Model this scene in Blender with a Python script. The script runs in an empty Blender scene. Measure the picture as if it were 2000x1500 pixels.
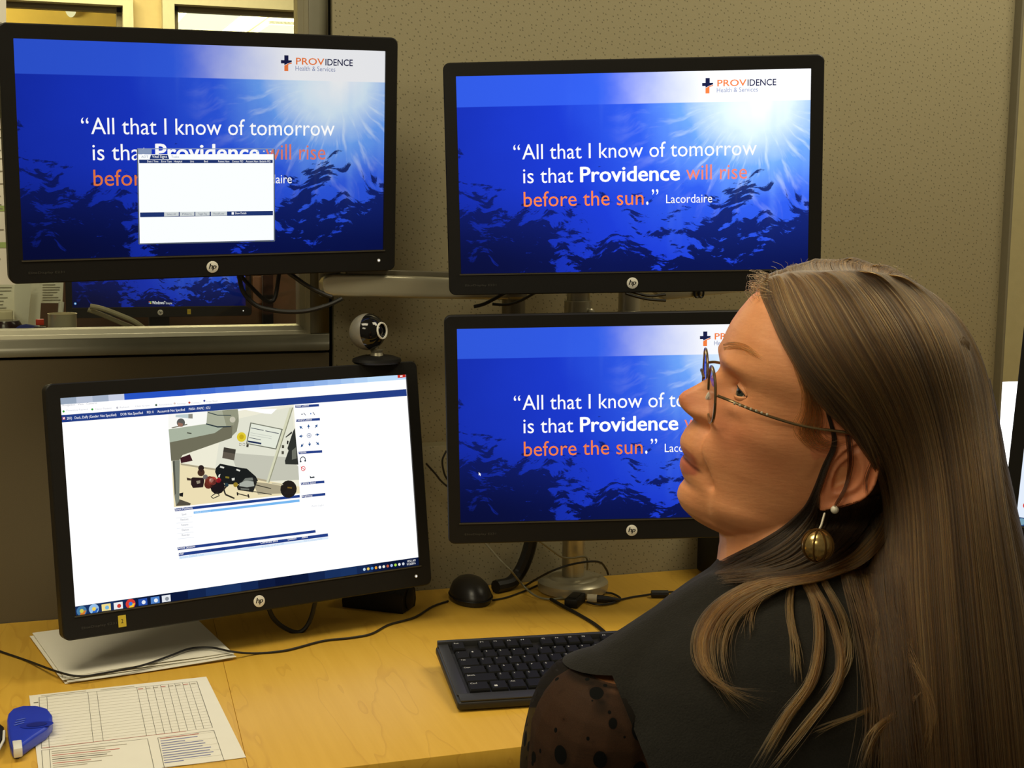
import bpy, bmesh, math, random
import numpy as np
from mathutils import Vector, Matrix
from mathutils.bvhtree import BVHTree
random.seed(7); rng = np.random.default_rng(7)
SC = bpy.context.scene
COL = SC.collection

# ------------------------------------------------------------------ camera, world, lights, exposure
F_PX = 2780.0
RW = np.array([[0.9473246301, 0.0302800107, -0.3188403459],
               [-0.3200235599, 0.1289295443, -0.9385958096],
               [0.0126872493, 0.9911913506, 0.1318284496]])
CAM = np.array([0.0, -2.19, 1.373])
cd = bpy.data.cameras.new('camera'); cam = bpy.data.objects.new('camera', cd); COL.objects.link(cam)
cd.sensor_width = 36.0; cd.lens = 36.0 * F_PX / 2000.0; cd.clip_start = 0.05
cam.matrix_world = Matrix([list(RW[0]) + [CAM[0]], list(RW[1]) + [CAM[1]], list(RW[2]) + [CAM[2]], [0, 0, 0, 1]])
SC.camera = cam
vs = SC.view_settings
vs.view_transform = 'Standard'; vs.look = 'None'; vs.gamma = 1.0; vs.exposure = 0.0; vs.use_curve_mapping = False
wd = bpy.data.worlds.new('world'); SC.world = wd; wd.use_nodes = True
wd.node_tree.nodes['Background'].inputs[0].default_value = (1.0, 0.82, 0.52, 1)
wd.node_tree.nodes['Background'].inputs[1].default_value = 0.10

def area(name, loc, target, sx, sy, power, col):
    l = bpy.data.lights.new(name, 'AREA'); l.shape = 'RECTANGLE'; l.size = sx; l.size_y = sy
    l.energy = power; l.color = col
    o = bpy.data.objects.new(name, l); COL.objects.link(o); o.location = loc
    d = Vector(target) - Vector(loc); o.rotation_euler = d.to_track_quat('-Z', 'Y').to_euler()
    return o
WARM = (1.0, 0.89, 0.63)
area('ceiling_or_fill_lamp', (-0.35, -1.15, 2.75), (-0.3, -1.05, 0), 1.2, 0.6, 27, WARM)
area('ceiling_or_fill_lamp', (1.75, -0.85, 2.75), (1.7, -0.75, 0), 1.2, 0.6, 27, WARM)
area('ceiling_or_fill_lamp', (-1.5, -2.7, 2.75), (-0.2, -1.6, 0.8), 1.2, 0.6, 18, WARM)  # unseen fill lamp, added to light the face from the camera side
area('corridor_lamp', (0.2, 2.9, 2.65), (0.2, 2.9, 0), 1.2, 0.6, 60, (1.0, 0.86, 0.55))
area('far_ceiling_fill', (1.5, 9.0, 1.9), (1.5, 9.0, 3), 3.0, 3.0, 620, (1.0, 0.88, 0.6))  # unseen uplight added below the sightline to brighten the far ceiling
area('olive_wall_fill', (-0.9, 4.45, 2.2), (0.1, 5.2, 2.3), 0.4, 0.4, 40, (1.0, 0.86, 0.5))  # unseen lamp added beside the opening to brighten the olive wall

# ------------------------------------------------------------------ pixel helpers (photograph frame 2000x1500)
def ray(px, py): return RW @ np.array([(px - 1000) / F_PX, -(py - 750) / F_PX, -1.0])
def onY(px, py, y): r = ray(px, py); return CAM + r * ((y - CAM[1]) / r[1])
def onZ(px, py, z): r = ray(px, py); return CAM + r * ((z - CAM[2]) / r[2])
def C(px, py, d): return CAM + ray(px, py) * d
DESK = 0.73

# ------------------------------------------------------------------ materials
def lin(c): return tuple((v / 12.92 if v <= .04045 else ((v + .055) / 1.055) ** 2.4) for v in [x / 255.0 for x in c])
class NT:
    def __init__(s, m): s.t = m.node_tree; s.t.nodes.clear()
    def n(s, typ, props=None, **ins):
        nd = s.t.nodes.new(typ)
        for k, v in (props or {}).items(): setattr(nd, k, v)
        for k, v in ins.items():
            sk = nd.inputs[int(k[1:])] if k[0] == 'i' and k[1:].isdigit() else nd.inputs[k.replace('_', ' ')]
            if isinstance(v, bpy.types.NodeSocket): s.t.links.new(v, sk)
            else: sk.default_value = v
        return nd
    def m(s, op, a, b=0.0, c=0.0): return s.n('ShaderNodeMath', {'operation': op}, i0=a, i1=b, i2=c).outputs[0]
    def mix(s, f, a, b):
        nd = s.n('ShaderNodeMix', {'data_type': 'RGBA'}); 
        for i, v in ((0, f), (6, a), (7, b)):
            if isinstance(v, bpy.types.NodeSocket): s.t.links.new(v, nd.inputs[i])
            else: nd.inputs[i].default_value = (v if i == 0 else tuple(v[:3]) + (1,))
        return nd.outputs[2]
    def smooth(s, v, a, b, lo=0.0, hi=1.0):
        nd = s.n('ShaderNodeMapRange', {'interpolation_type': 'SMOOTHSTEP'}, i0=v, i1=a, i2=b, i3=lo, i4=hi); return nd.outputs[0]
    def out(s, sh): s.n('ShaderNodeOutputMaterial', None, Surface=sh)
    def pos(s): return s.n('ShaderNodeTexCoord').outputs['Object']
    def noise(s, vec, scale, detail=3.0, rough=.5):
        return s.n('ShaderNodeTexNoise', None, Vector=vec, Scale=scale, Detail=detail, Roughness=rough).outputs[0]
    def mapping(s, vec, sc=(1, 1, 1), rot=(0, 0, 0), loc=(0, 0, 0)):
        return s.n('ShaderNodeMapping', None, Vector=vec, Scale=sc, Rotation=rot, Location=loc).outputs[0]
MATS = {}
def newmat(name):
    m = bpy.data.materials.new(name); m.use_nodes = True; return m, NT(m)
def pm(name, rgb, rough=.5, metal=0.0, var=.08, scale=60.0, bump=0.0, spec=.5):
    if name in MATS: return MATS[name]
    m, t = newmat(name); c = lin(rgb)
    p = t.pos(); nz = t.noise(p, scale)
    lo = tuple(v * (1 - var) for v in c); hi = tuple(min(1, v * (1 + var)) for v in c)
    b = t.n('ShaderNodeBsdfPrincipled', None, Base_Color=t.mix(nz, lo, hi), Roughness=rough, Metallic=metal)
    b.inputs['Specular IOR Level'].default_value = spec
    if bump:
        bp = t.n('ShaderNodeBump', None, Strength=bump, Distance=.001, Height=t.noise(p, scale * 8))
        t.t.links.new(bp.outputs[0], b.inputs['Normal'])
    t.out(b.outputs[0]); MATS[name] = m; return m
def em(name, rgb, strength=1.0):
    k = 'lit_%s_%.2f' % (name, strength)
    if k in MATS: return MATS[k]
    m, t = newmat(k); e = t.n('ShaderNodeEmission', None, Color=lin(rgb) + (1,), Strength=strength); t.out(e.outputs[0])
    MATS[k] = m; return m

# ------------------------------------------------------------------ mesh builder
def basis(axis):
    a = np.array(axis, float); a /= np.linalg.norm(a)
    h = np.array([0, 0, 1.0]) if abs(a[2]) < .9 else np.array([1.0, 0, 0])
    u = np.cross(h, a); u /= np.linalg.norm(u); v = np.cross(a, u); return np.array([u, v, a]).T
def catmull(pts, n=10):
    P = [np.array(p, float) for p in pts]; P = [2 * P[0] - P[1]] + P + [2 * P[-1] - P[-2]]; out = []
    for i in range(1, len(P) - 2):
        for k in range(n):
            t = k / n; a, b, c, d = P[i - 1:i + 3]
            out.append(.5 * ((2 * b) + (c - a) * t + (2 * a - 5 * b + 4 * c - d) * t * t + (3 * b - a - 3 * c + d) * t ** 3))
    out.append(P[-2]); return out
class G:
    def __init__(s): s.v = []; s.f = []; s.mi = []
    def add(s, vs, fs, mi=0):
        o = len(s.v); s.v += [tuple(map(float, p)) for p in vs]; s.f += [tuple(i + o for i in f) for f in fs]; s.mi += [mi] * len(fs); return s
    def box(s, c, size, R=None, mi=0):
        c = np.array(c, float); h = np.array(size, float) / 2; R = np.eye(3) if R is None else np.array(R)
        vs = [c + R @ (h * np.array(k)) for k in ((-1,-1,-1),(1,-1,-1),(1,1,-1),(-1,1,-1),(-1,-1,1),(1,-1,1),(1,1,1),(-1,1,1))]
        return s.add(vs, [(0,3,2,1),(4,5,6,7),(0,1,5,4),(1,2,6,5),(2,3,7,6),(3,0,4,7)], mi)
    def prism(s, outl, ext, mi=0):
        n = len(outl); e = np.array(ext, float); A = [np.array(p, float) for p in outl]; B = [p + e for p in A]
        return s.add(A + B, [tuple(range(n))[::-1], tuple(range(n, 2 * n))] + [(i, (i + 1) % n, (i + 1) % n + n, i + n) for i in range(n)], mi)
    def loft(s, rings, mi=0, cap=True, closed=True):
        n = len(rings[0]); vs = [p for r in rings for p in r]; fs = []
        for k in range(len(rings) - 1):
            for i in range(n if closed else n - 1):
                j = (i + 1) % n; fs.append((k * n + i, k * n + j, (k + 1) * n + j, (k + 1) * n + i))
        if cap: fs += [tuple(range(n))[::-1], tuple((len(rings) - 1) * n + i for i in range(n))]
        return s.add(vs, fs, mi)
    def tube(s, pts, r, n=8, mi=0, cap=True, flat=1.0):
        P = [np.array(p, float) for p in pts]; rs = r if hasattr(r, '__len__') else [r] * len(P); rings = []; u = None
        for i, p in enumerate(P):
            t = P[min(i + 1, len(P) - 1)] - P[max(i - 1, 0)]; t /= (np.linalg.norm(t) + 1e-12)
            if u is None: u = basis(t)[:, 0]
            u = u - t * (u @ t); u /= (np.linalg.norm(u) + 1e-12); w = np.cross(t, u)
            rings.append([p + rs[i] * (math.cos(a) * u + flat * math.sin(a) * w) for a in [2 * math.pi * k / n for k in range(n)]])
        return s.loft(rings, mi, cap)
    def capsule(s, a, b, ra, rb, n=16, mi=0):
        a = np.array(a, float); b = np.array(b, float); B = basis(b - a); rings = []
        for ph in np.linspace(-85, 0, 6): rings.append((a + B[:, 2] * ra * math.sin(math.radians(ph)), ra * math.cos(math.radians(ph))))
        for ph in np.linspace(0, 85, 6): rings.append((b + B[:, 2] * rb * math.sin(math.radians(ph)), rb * math.cos(math.radians(ph))))
        return s.loft([[c + r * (math.cos(t) * B[:, 0] + math.sin(t) * B[:, 1]) for t in [2 * math.pi * k / n for k in range(n)]] for c, r in rings], mi)
    def lathe(s, prof, o=(0, 0, 0), axis=(0, 0, 1), n=32, mi=0, cap=True, sx=1.0):
        B = basis(axis); o = np.array(o, float)
        return s.loft([[o + B[:, 2] * z + r * (sx * math.cos(t) * B[:, 0] + math.sin(t) * B[:, 1]) for t in [2 * math.pi * k / n for k in range(n)]] for r, z in prof], mi, cap)
    def ball(s, c, r, n=20, mi=0, sc=(1, 1, 1), R=None):
        R = np.eye(3) if R is None else R; c = np.array(c, float); rings = []
        for ph in np.linspace(-88, 88, n // 2 + 2):
            z = math.sin(math.radians(ph)); q = math.cos(math.radians(ph))
            rings.append([c + R @ (r * np.array([q * math.cos(t) * sc[0], q * math.sin(t) * sc[1], z * sc[2]])) for t in [2 * math.pi * k / n for k in range(n)]])
        return s.loft(rings, mi)
    def poly2(s, pts, z, mi=0): return s.add([(p[0], p[1], z) for p in pts], [tuple(range(len(pts)))], mi)
    def disc2(s, c, r, z, mi=0, n=20, ry=None):
        ry = ry or r; return s.poly2([(c[0] + r * math.cos(2 * math.pi * k / n), c[1] + ry * math.sin(2 * math.pi * k / n)) for k in range(n)], z, mi)
    def line2(s, a, b, w, z, mi=0):
        a = np.array(a[:2], float); b = np.array(b[:2], float); d = b - a; d /= np.linalg.norm(d) + 1e-12; q = np.array([-d[1], d[0]]) * w / 2
        return s.poly2([a - q, b - q, b + q, a + q], z, mi)
    def ring2(s, c, r, w, z, mi=0, n=24, a0=0, a1=360):
        ts = [math.radians(a0 + (a1 - a0) * k / n) for k in range(n + 1)]
        for k in range(n):
            s.poly2([(c[0] + q * math.cos(t), c[1] + q * math.sin(t)) for q, t in ((r, ts[k]), (r + w, ts[k]), (r + w, ts[k + 1]), (r, ts[k + 1]))], z, mi)
        return s
    def xf(s, R, t): 
        R = np.array(R); t = np.array(t); s.v = [tuple(R @ np.array(p) + t) for p in s.v]; return s
MW = {}
def obj(name, g, mats, parent=None, local=False, smooth=True, bevel=0.0, seg=2, sub=0, label=None):
    mats = mats if isinstance(mats, (list, tuple)) else [mats]
    me = bpy.data.meshes.new(name); V = np.array(g.v, float); loc = None
    if parent is not None:
        if not local:
            Mi = np.array(MW[parent.name].inverted()); V = V @ Mi[:3, :3].T + Mi[:3, 3]
    else:
        loc = np.array([(V[:, 0].min() + V[:, 0].max()) / 2, (V[:, 1].min() + V[:, 1].max()) / 2, V[:, 2].min()]); V = V - loc
    me.from_pydata([tuple(p) for p in V], [], g.f)
    for m in mats: me.materials.append(m)
    me.polygons.foreach_set('material_index', g.mi)
    bm = bmesh.new(); bm.from_mesh(me)
    if bevel:
        bmesh.ops.remove_doubles(bm, verts=bm.verts, dist=1e-6)
        ed = [e for e in bm.edges if len(e.link_faces) == 2 and e.calc_face_angle(0) > .5]
        bmesh.ops.bevel(bm, geom=ed, offset=bevel, segments=seg, affect='EDGES', profile=.5)
    if smooth:
        for f in bm.faces: f.smooth = True
        for e in bm.edges:
            if len(e.link_faces) == 2 and e.calc_face_angle(0) > .6: e.smooth = False
    bm.to_mesh(me); bm.free()
    o = bpy.data.objects.new(name, me); COL.objects.link(o)
    if parent is not None: o.parent = parent; MW[o.name] = MW[parent.name]
    else: o.location = loc; MW[o.name] = Matrix.Translation(loc)
    if sub:
        md = o.modifiers.new('sub', 'SUBSURF'); md.levels = sub; md.render_levels = sub
    if label: o['label'] = label
    return o
def tag(o, label, cat, group=None, kind=None):
    o['label'] = label; o['category'] = cat
    if group: o['group'] = group
    if kind: o['kind'] = kind
    return o
def struct(name, g, mats, label, cat, **k):
    o = obj(name, g, mats, **k); o['kind'] = 'structure'; o['label'] = label; o['category'] = cat; return o
def thing(name, label, cat, loc=(0, 0, 0), R=None, group=None):
    o = bpy.data.objects.new(name, None); COL.objects.link(o); o.empty_display_size = .05
    M = Matrix.Identity(4)
    if R is not None: M = Matrix([list(R[i]) + [0] for i in range(3)] + [[0, 0, 0, 1]])
    M.translation = Vector([float(v) for v in loc]); o.matrix_world = M; MW[o.name] = M.copy()
    return tag(o, label, cat, group)

# ------------------------------------------------------------------ lettering (built-in font turned into flat mesh)
_T = {}
def glyphs(body, bold=0.0):
    k = (body, bold)
    if k in _T: return _T[k]
    c = bpy.data.curves.new('lettering', 'FONT'); c.body = body; c.offset = bold; c.resolution_u = 3
    o = bpy.data.objects.new('lettering', c); COL.objects.link(o)
    dg = bpy.context.evaluated_depsgraph_get(); ev = o.evaluated_get(dg); m = ev.to_mesh()
    V = np.array([v.co[:2] for v in m.vertices]); Fs = [tuple(p.vertices) for p in m.polygons]
    ev.to_mesh_clear(); bpy.data.objects.remove(o); bpy.data.curves.remove(c)
    _T[k] = (V, Fs); return _T[k]
def write(g, body, p0, p1, cap, z, mi, bold=0.0, shear=0.0):
    V, Fs = glyphs(body, bold); p0 = np.array(p0[:2], float); p1 = np.array(p1[:2], float)
    x0, x1 = V[:, 0].min(), V[:, 0].max(); d = p1 - p0; L = np.linalg.norm(d); d /= L; q = np.array([-d[1], d[0]])
    u = (V[:, 0] - x0) / (x1 - x0) * L; w = V[:, 1] / 0.66 * cap
    P = p0 + np.outer(u + shear * w, d) + np.outer(w, q)
    g.add([(a, b, z) for a, b in P], Fs, mi)

# ------------------------------------------------------------------ structure: partitions, window, room beyond
def fabric(name, rgb, dots=True, dark=(40, 36, 24), light=(150, 140, 100)):
    m, t = newmat(name); p = t.pos(); nz = t.noise(p, 900, 2); big = t.noise(p, 6, 2)
    c = lin(rgb); col = t.mix(nz, tuple(v * .86 for v in c), tuple(v * 1.14 for v in c))
    sp = t.n('ShaderNodeSeparateXYZ', None, Vector=p)
    def dot(sc, off, rad, jit):
        v = t.n('ShaderNodeCombineXYZ', None, X=t.m('MULTIPLY_ADD', sp.outputs[0], sc, off), Y=t.m('MULTIPLY_ADD', sp.outputs[2], sc, t.m('MULTIPLY', sp.outputs[0], sc * .35)), Z=0.0).outputs[0]
        vo = t.n('ShaderNodeTexVoronoi', {'feature': 'F1', 'voronoi_dimensions': '2D'}, Vector=v, Scale=1.0, Randomness=jit)
        return t.smooth(vo.outputs['Distance'], rad, rad * .6)
    if dots:
        col = t.mix(t.m('MULTIPLY', dot(105, .3, .15, .75), .5), col, lin(dark))
        col = t.mix(t.m('MULTIPLY', dot(120, .77, .12, .7), .4), col, lin(light))
    b = t.n('ShaderNodeBsdfPrincipled', None, Base_Color=col, Roughness=.95)
    b.inputs['Specular IOR Level'].default_value = .1
    t.out(b.outputs[0]); return m
FAB = fabric('panel_fabric', (152, 144, 116)); FABL = fabric('panel_fabric_plain', (96, 87, 68), dots=False)
ALU = pm('painted_aluminium', (124, 121, 102), .42, .15); DARK = pm('dark_gap', (14, 13, 11), .9)
CREAM = pm('cream_paint', (205, 196, 158), .6); PIER = pm('beige_wall', (196, 176, 120), .8)
OLIVE = pm('olive_wall', (176, 150, 72), .8); WHITE = pm('white_ceiling', (235, 230, 212), .8)

x_seam0 = onY(642, 500, 0)[0]; x_seam1 = onY(651, 500, 0)[0]; x_end = onY(1961, 490, 0)[0]
z_rail0 = onY(640, 686, 0)[2]; z_sill = onY(600, 652, 0)[2]; z_glass = onY(590, 641, 0)[2]
x_in = onY(605, 600, 0)[0]; x_gl = onY(592, 600, 0)[0]; z_bot = onY(300, 697, 0)[2]
z_belt = onY(850, 867, 0)[2]
g = G(); g.box(((x_seam1 + x_end) / 2, .03, (z_belt + 2.1) / 2 + .001), (x_end - x_seam1, .06, 2.1 - z_belt - .004))
g.box(((x_seam1 + x_end) / 2, .03, z_belt / 2 - .001), (x_end - x_seam1, .06, z_belt - .004))
struct('wall_back', g, FAB, 'grey beige cubicle panel of speckled fabric behind the right monitors', 'wall', bevel=.0015)
g = G(); g.box(((x_seam0 - .75) / 2, .03, z_bot / 2), (x_seam0 + .75, .06, z_bot))
struct('wall_left', g, FABL, 'dark plain fabric cubicle panel below the interior window', 'wall')
g = G(); g.box(((x_seam0 + x_seam1) / 2, .035, 1.05), (x_seam1 - x_seam0 + .002, .04, 2.1))
struct('trim_1', g, DARK, 'black upright gap between the window frame and the fabric panel', 'trim')
g = G(); g.box(((x_seam1 + x_end) / 2, .028, z_belt), (x_end - x_seam1 - .01, .055, .012))
struct('trim_2', g, pm('belt_trim', (150, 146, 118), .5), 'thin horizontal reveal across the speckled fabric panel', 'trim')
# window frame: bottom rail, right stile, bevelled inner stop
g = G(); y0 = -.004
g.box(((x_seam0 - .75) / 2, .03, (z_bot + .004 + z_sill) / 2), (x_seam0 + .75, .068, z_sill - z_bot - .004))
g.box(((x_in + x_seam0) / 2, .03, (z_sill + 2.1) / 2), (x_seam0 - x_in, .068, 2.1 - z_sill))
struct('trim_3', g, ALU, 'grey metal frame around the interior window', 'window frame', bevel=.002)
g = G()
def stop(a, b, c, d): g.add([a, b, c, d], [(0, 1, 2, 3)])
xl = -.75
for (ya, ins0, yb, ins1) in ((-.004, 0, .008, .0045), (.008, .0045, .014, .0045), (.014, .0045, .03, x_in - x_gl)):
    stop((xl, ya, z_sill + ins0), (x_in - ins0, ya, z_sill + ins0), (x_in - ins1, yb, z_sill + ins1), (xl, yb, z_sill + ins1))
    stop((x_in - ins0, ya, z_sill + ins0), (x_in - ins0, ya, 2.1), (x_in - ins1, yb, 2.1), (x_in - ins1, yb, z_sill + ins1))
ww = x_in - x_gl
stop((xl, .03, z_sill + ww), (x_in - ww, .03, z_sill + ww), (x_in - ww, .064, z_sill + ww), (xl, .064, z_sill + ww))
stop((x_in - ww, .03, z_sill + ww), (x_in - ww, .03, 2.1), (x_in - ww, .064, 2.1), (x_in - ww, .064, z_sill + ww))
struct('trim_4', g, pm('stop_highlight', (166, 160, 134), .35, .2), 'lighter bevelled inner stop of the interior window', 'window frame', smooth=False)  # bevel highlight is put into this paler stop colour
def glassmat(name, tint=(.93, .95, .92), refl=.06):
    m, t = newmat(name); ge = t.n('ShaderNodeNewGeometry'); dt = t.n('ShaderNodeVectorMath', {'operation': 'DOT_PRODUCT'}, i0=ge.outputs['Incoming'], i1=ge.outputs['Normal'])
    fr = t.m('MULTIPLY_ADD', t.m('POWER', t.m('SUBTRACT', 1.0, t.m('ABSOLUTE', dt.outputs['Value'])), 5.0), .9, refl * .5)
    a = t.n('ShaderNodeBsdfTransparent', None, Color=tint + (1,)); b = t.n('ShaderNodeBsdfGlossy', None, Roughness=.02)
    t.out(t.n('ShaderNodeMixShader', None, i0=fr, i1=a.outputs[0], i2=b.outputs[0]).outputs[0]); return m
GLASS = glassmat('window_glass')
g = G(); g.box(((xl + x_gl) / 2, .035, (z_glass + 2.1) / 2), (x_gl - xl, .005, 2.1 - z_glass))
struct('window_1', g, GLASS, 'clear glass pane of the interior window behind the upper left monitor', 'window')
g = G(); g.box((.6, 2.0, -.025), (9, 12, .05)); struct('floor', g, pm('carpet', (88, 80, 66), .95, bump=.3), 'dark carpet floor', 'floor')
# right-hand end: set-back panel with a bright window in it
g = G(); g.box((x_end - .004, .015, 1.05), (.006, .07, 2.1)); struct('trim_5', g, pm('edge_trim', (104, 98, 78), .6), 'dark upright edge trim at the right end of the fabric panel', 'trim', bevel=.002)
yR = .22; wz1 = onY(1960, 746, yR)[2]; wz0 = onY(1960, 1010, yR)[2]; wx0 = onY(1900, 800, yR)[0]; wx1 = wx0 + .30
g = G(); xa, xb = x_end - .15, x_end + .9
g.box(((xa + xb) / 2, yR + .03, (wz1 + 2.1) / 2), (xb - xa, .06, 2.1 - wz1)); g.box(((xa + xb) / 2, yR + .03, wz0 / 2), (xb - xa, .06, wz0))
g.box(((xa + wx0) / 2, yR + .03, (wz0 + wz1) / 2), (wx0 - xa, .06, wz1 - wz0)); g.box(((wx1 + xb) / 2, yR + .03, (wz0 + wz1) / 2), (xb - wx1, .06, wz1 - wz0))
struct('wall_right', g, pm('plain_beige_panel', (176, 166, 124), .9, bump=.2), 'plain beige panel at the far right edge', 'wall')
g = G(); g.box(((wx0 + wx1) / 2, yR + .045, (wz0 + wz1) / 2), (wx1 - wx0, .006, wz1 - wz0))
struct('window_2', g, em('daylight', (255, 255, 252), 2.6), 'bright daylit window behind the right side of the hair', 'window')

# corridor wall beyond the glass, with two windows
YF = 3.81; m2 = .065
def fx(px, py=20): return onY(px, py, YF)[0]
def fz(py, px=300): return onY(px, py, YF)[2]
Aa, Ab = fx(-160), fx(238); Ba, Bb = fx(338), fx(640); zA, zB = fz(8, 120), fz(17, 450); zL = 1.0
g = G()
def wallbox(x0, x1, z0, z1, y=YF, th=.12): g.box(((x0 + x1) / 2, y + th / 2, (z0 + z1) / 2), (x1 - x0, th, z1 - z0))
wallbox(-4, Aa, 0, 3); wallbox(Ab, Ba, 0, 3); wallbox(Bb, 5, 0, 3); wallbox(Aa, Ab, zA, 3); wallbox(Ba, Bb, zB, 3); wallbox(Aa, Ab, 0, zL); wallbox(Ba, Bb, 0, zL)
struct('wall_far', g, PIER, 'beige corridor wall seen through the interior window', 'wall')
def frame(name, x0, x1, z0, z1, w, label):
    g = G(); y = YF - .03
    for a, b, c, d in ((x0 - w, x0, z0 - w, z1 + w), (x1, x1 + w, z0 - w, z1 + w), (x0, x1, z1, z1 + w), (x0, x1, z0 - w, z0)):
        g.box(((a + b) / 2, y, (c + d) / 2), (b - a, .06, d - c))
    for a, b, c, d in ((x0, x0 + .02, z0, z1), (x1 - .02, x1, z0, z1), (x0, x1, z1 - .02, z1)):
        g.box(((a + b) / 2, YF + .03, (c + d) / 2), (b - a, .05, d - c), mi=1)
    struct(name, g, [CREAM, pm('frame_stop', (120, 108, 74), .6)], label, 'window frame')
frame('trim_6', Aa, Ab, zL, zA, fx(258) - fx(238), 'cream frame of the left corridor window')
frame('trim_7', Ba, Bb, zL, zB, fx(338) - fx(315), 'cream frame of the right corridor window')
g = G(); g.box(((Aa + Ab) / 2, YF + .06, (zL + zA) / 2), (Ab - Aa, .006, zA - zL)); struct('window_3', g, GLASS, 'left corridor window with an olive room behind', 'window')
g = G(); g.box(((Ba + Bb) / 2, YF + .06, (zL + zB) / 2), (Bb - Ba, .006, zB - zL)); struct('window_4', g, GLASS, 'right corridor window with a bright ceiling behind', 'window')
g = G(); g.box(((fx(-300) + fx(290)) / 2, 5.2, 1.5), (fx(290) - fx(-300), .1, 3)); struct('wall_front', g, OLIVE, 'olive wall seen through the left corridor window', 'wall')
# bright ceiling of the far room
zc = 2.7; g = G(); g.box((3.0, 9.0, zc + .03), (8, 10.2, .06))
cm, t = newmat('ceiling_tile'); p = t.pos(); br = t.n('ShaderNodeTexBrick', {'offset': 0.0}, Vector=p, Color1=lin((238, 226, 180)) + (1,), Color2=lin((228, 214, 164)) + (1,), Mortar=lin((120, 104, 70)) + (1,), Scale=1.0, Mortar_Size=.012, Brick_Width=1.2, Row_Height=.6)
b = t.n('ShaderNodeBsdfPrincipled', None, Base_Color=br.outputs[0], Roughness=.9); t.out(b.outputs[0])
struct('ceiling', g, cm, 'tiled ceiling of the bright far room', 'ceiling')
def ceil_panel(px0, px1, py0, py1, label):
    q = [onZ(px, py, zc - .004) for px, py in ((px0, py1), (px1, py1 + 4), (px1 + 8, py0 + 4), (px0 + 6, py0))]
    x0, x1 = q[0][0], q[1][0]; y0, y1 = min(q[0][1], q[1][1]), max(q[2][1], q[3][1])
    r = thing('ceiling_light', label, 'ceiling light', ((x0 + x1) / 2, (y0 + y1) / 2, zc - .03), group='ceiling lights of the far room')
    g = G(); g.box(((x0 + x1) / 2, (y0 + y1) / 2, zc - .012), (x1 - x0, y1 - y0, .02)); obj('diffuser', g, em('tube_light', (255, 246, 214), 1.8), r)
    g = G()
    for a, b_, c, d in ((x0 - .03, x0, y0 - .03, y1 + .03), (x1, x1 + .03, y0 - .03, y1 + .03), (x0, x1, y0 - .03, y0), (x0, x1, y1, y1 + .03)): g.box(((a + b_) / 2, (c + d) / 2, zc - .014), (b_ - a, d - c, .026))
    obj('frame', g, CREAM, r)
ceil_panel(335, 432, 14, 52, 'bright white ceiling light in left half of the right corridor window')
ceil_panel(492, 590, 40, 66, 'bright white ceiling light in right half of the right corridor window')
c0 = onY(138, 13, 5.148); g = G(); g.lathe([(.05, 0), (.05, .02), (.042, .035), (.02, .045), (.001, .047)], c0, (0, -1, 0), sx=.55); 
tag(obj('reflection_dome', g, em('dome', (255, 240, 190), 1.2)), 'tiny white reflection built as a glowing dome, seen in the left corridor window', 'light')  # glowing dome added in place of a small reflection

# ------------------------------------------------------------------ monitors
POSE = {'TL': ((0.2433, -0.1673, 1.427), (0.9919, 0.1248, 0.0223), (-0.0108, -0.0918, 0.9957)),
        'TR': ((0.837, -0.2609, 1.4065), (0.9294, -0.3677, 0.0304), (-0.0455, -0.0326, 0.9984)),
        'LL': ((0.2864, -0.2128, 0.9607), (0.975, 0.2223, 0.0063), (-0.038, 0.1389, 0.9896)),
        'LR': ((0.8321, -0.2912, 1.0429), (0.9607, -0.2764, 0.0263), (-0.0233, 0.0143, 0.9996))}
def ortho(c, r, u):
    r = np.array(r, float); r /= np.linalg.norm(r); u = np.array(u, float); u -= r * (u @ r); u /= np.linalg.norm(u)
    return np.array(c, float), np.array([r, u, np.cross(r, u)]).T
HW, HH = .2546, .1432
def scr(pose, px, py):
    c, R = pose; d = ray(px, py); n = R[:, 2]; t = ((c - CAM) @ n) / (d @ n); q = R.T @ (CAM + d * t - c); return (q[0], q[1])
PT = {k: ortho(*v) for k, v in POSE.items()}
BZ = pm('bezel_plastic', (24, 23, 21), .45, spec=.3); BZ2 = pm('housing_plastic', (20, 19, 18), .5, spec=.3)
STRIP = pm('lip_highlight', (70, 66, 55), .35)  # highlight along the screen lip, put into a lighter plastic colour
BADGE = pm('badge_metal', (226, 224, 212), .4, .0); BADGED = pm('badge_ink', (38, 37, 34), .5)
GHOST = pm('grey_print', (62, 60, 54), .5)

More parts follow.
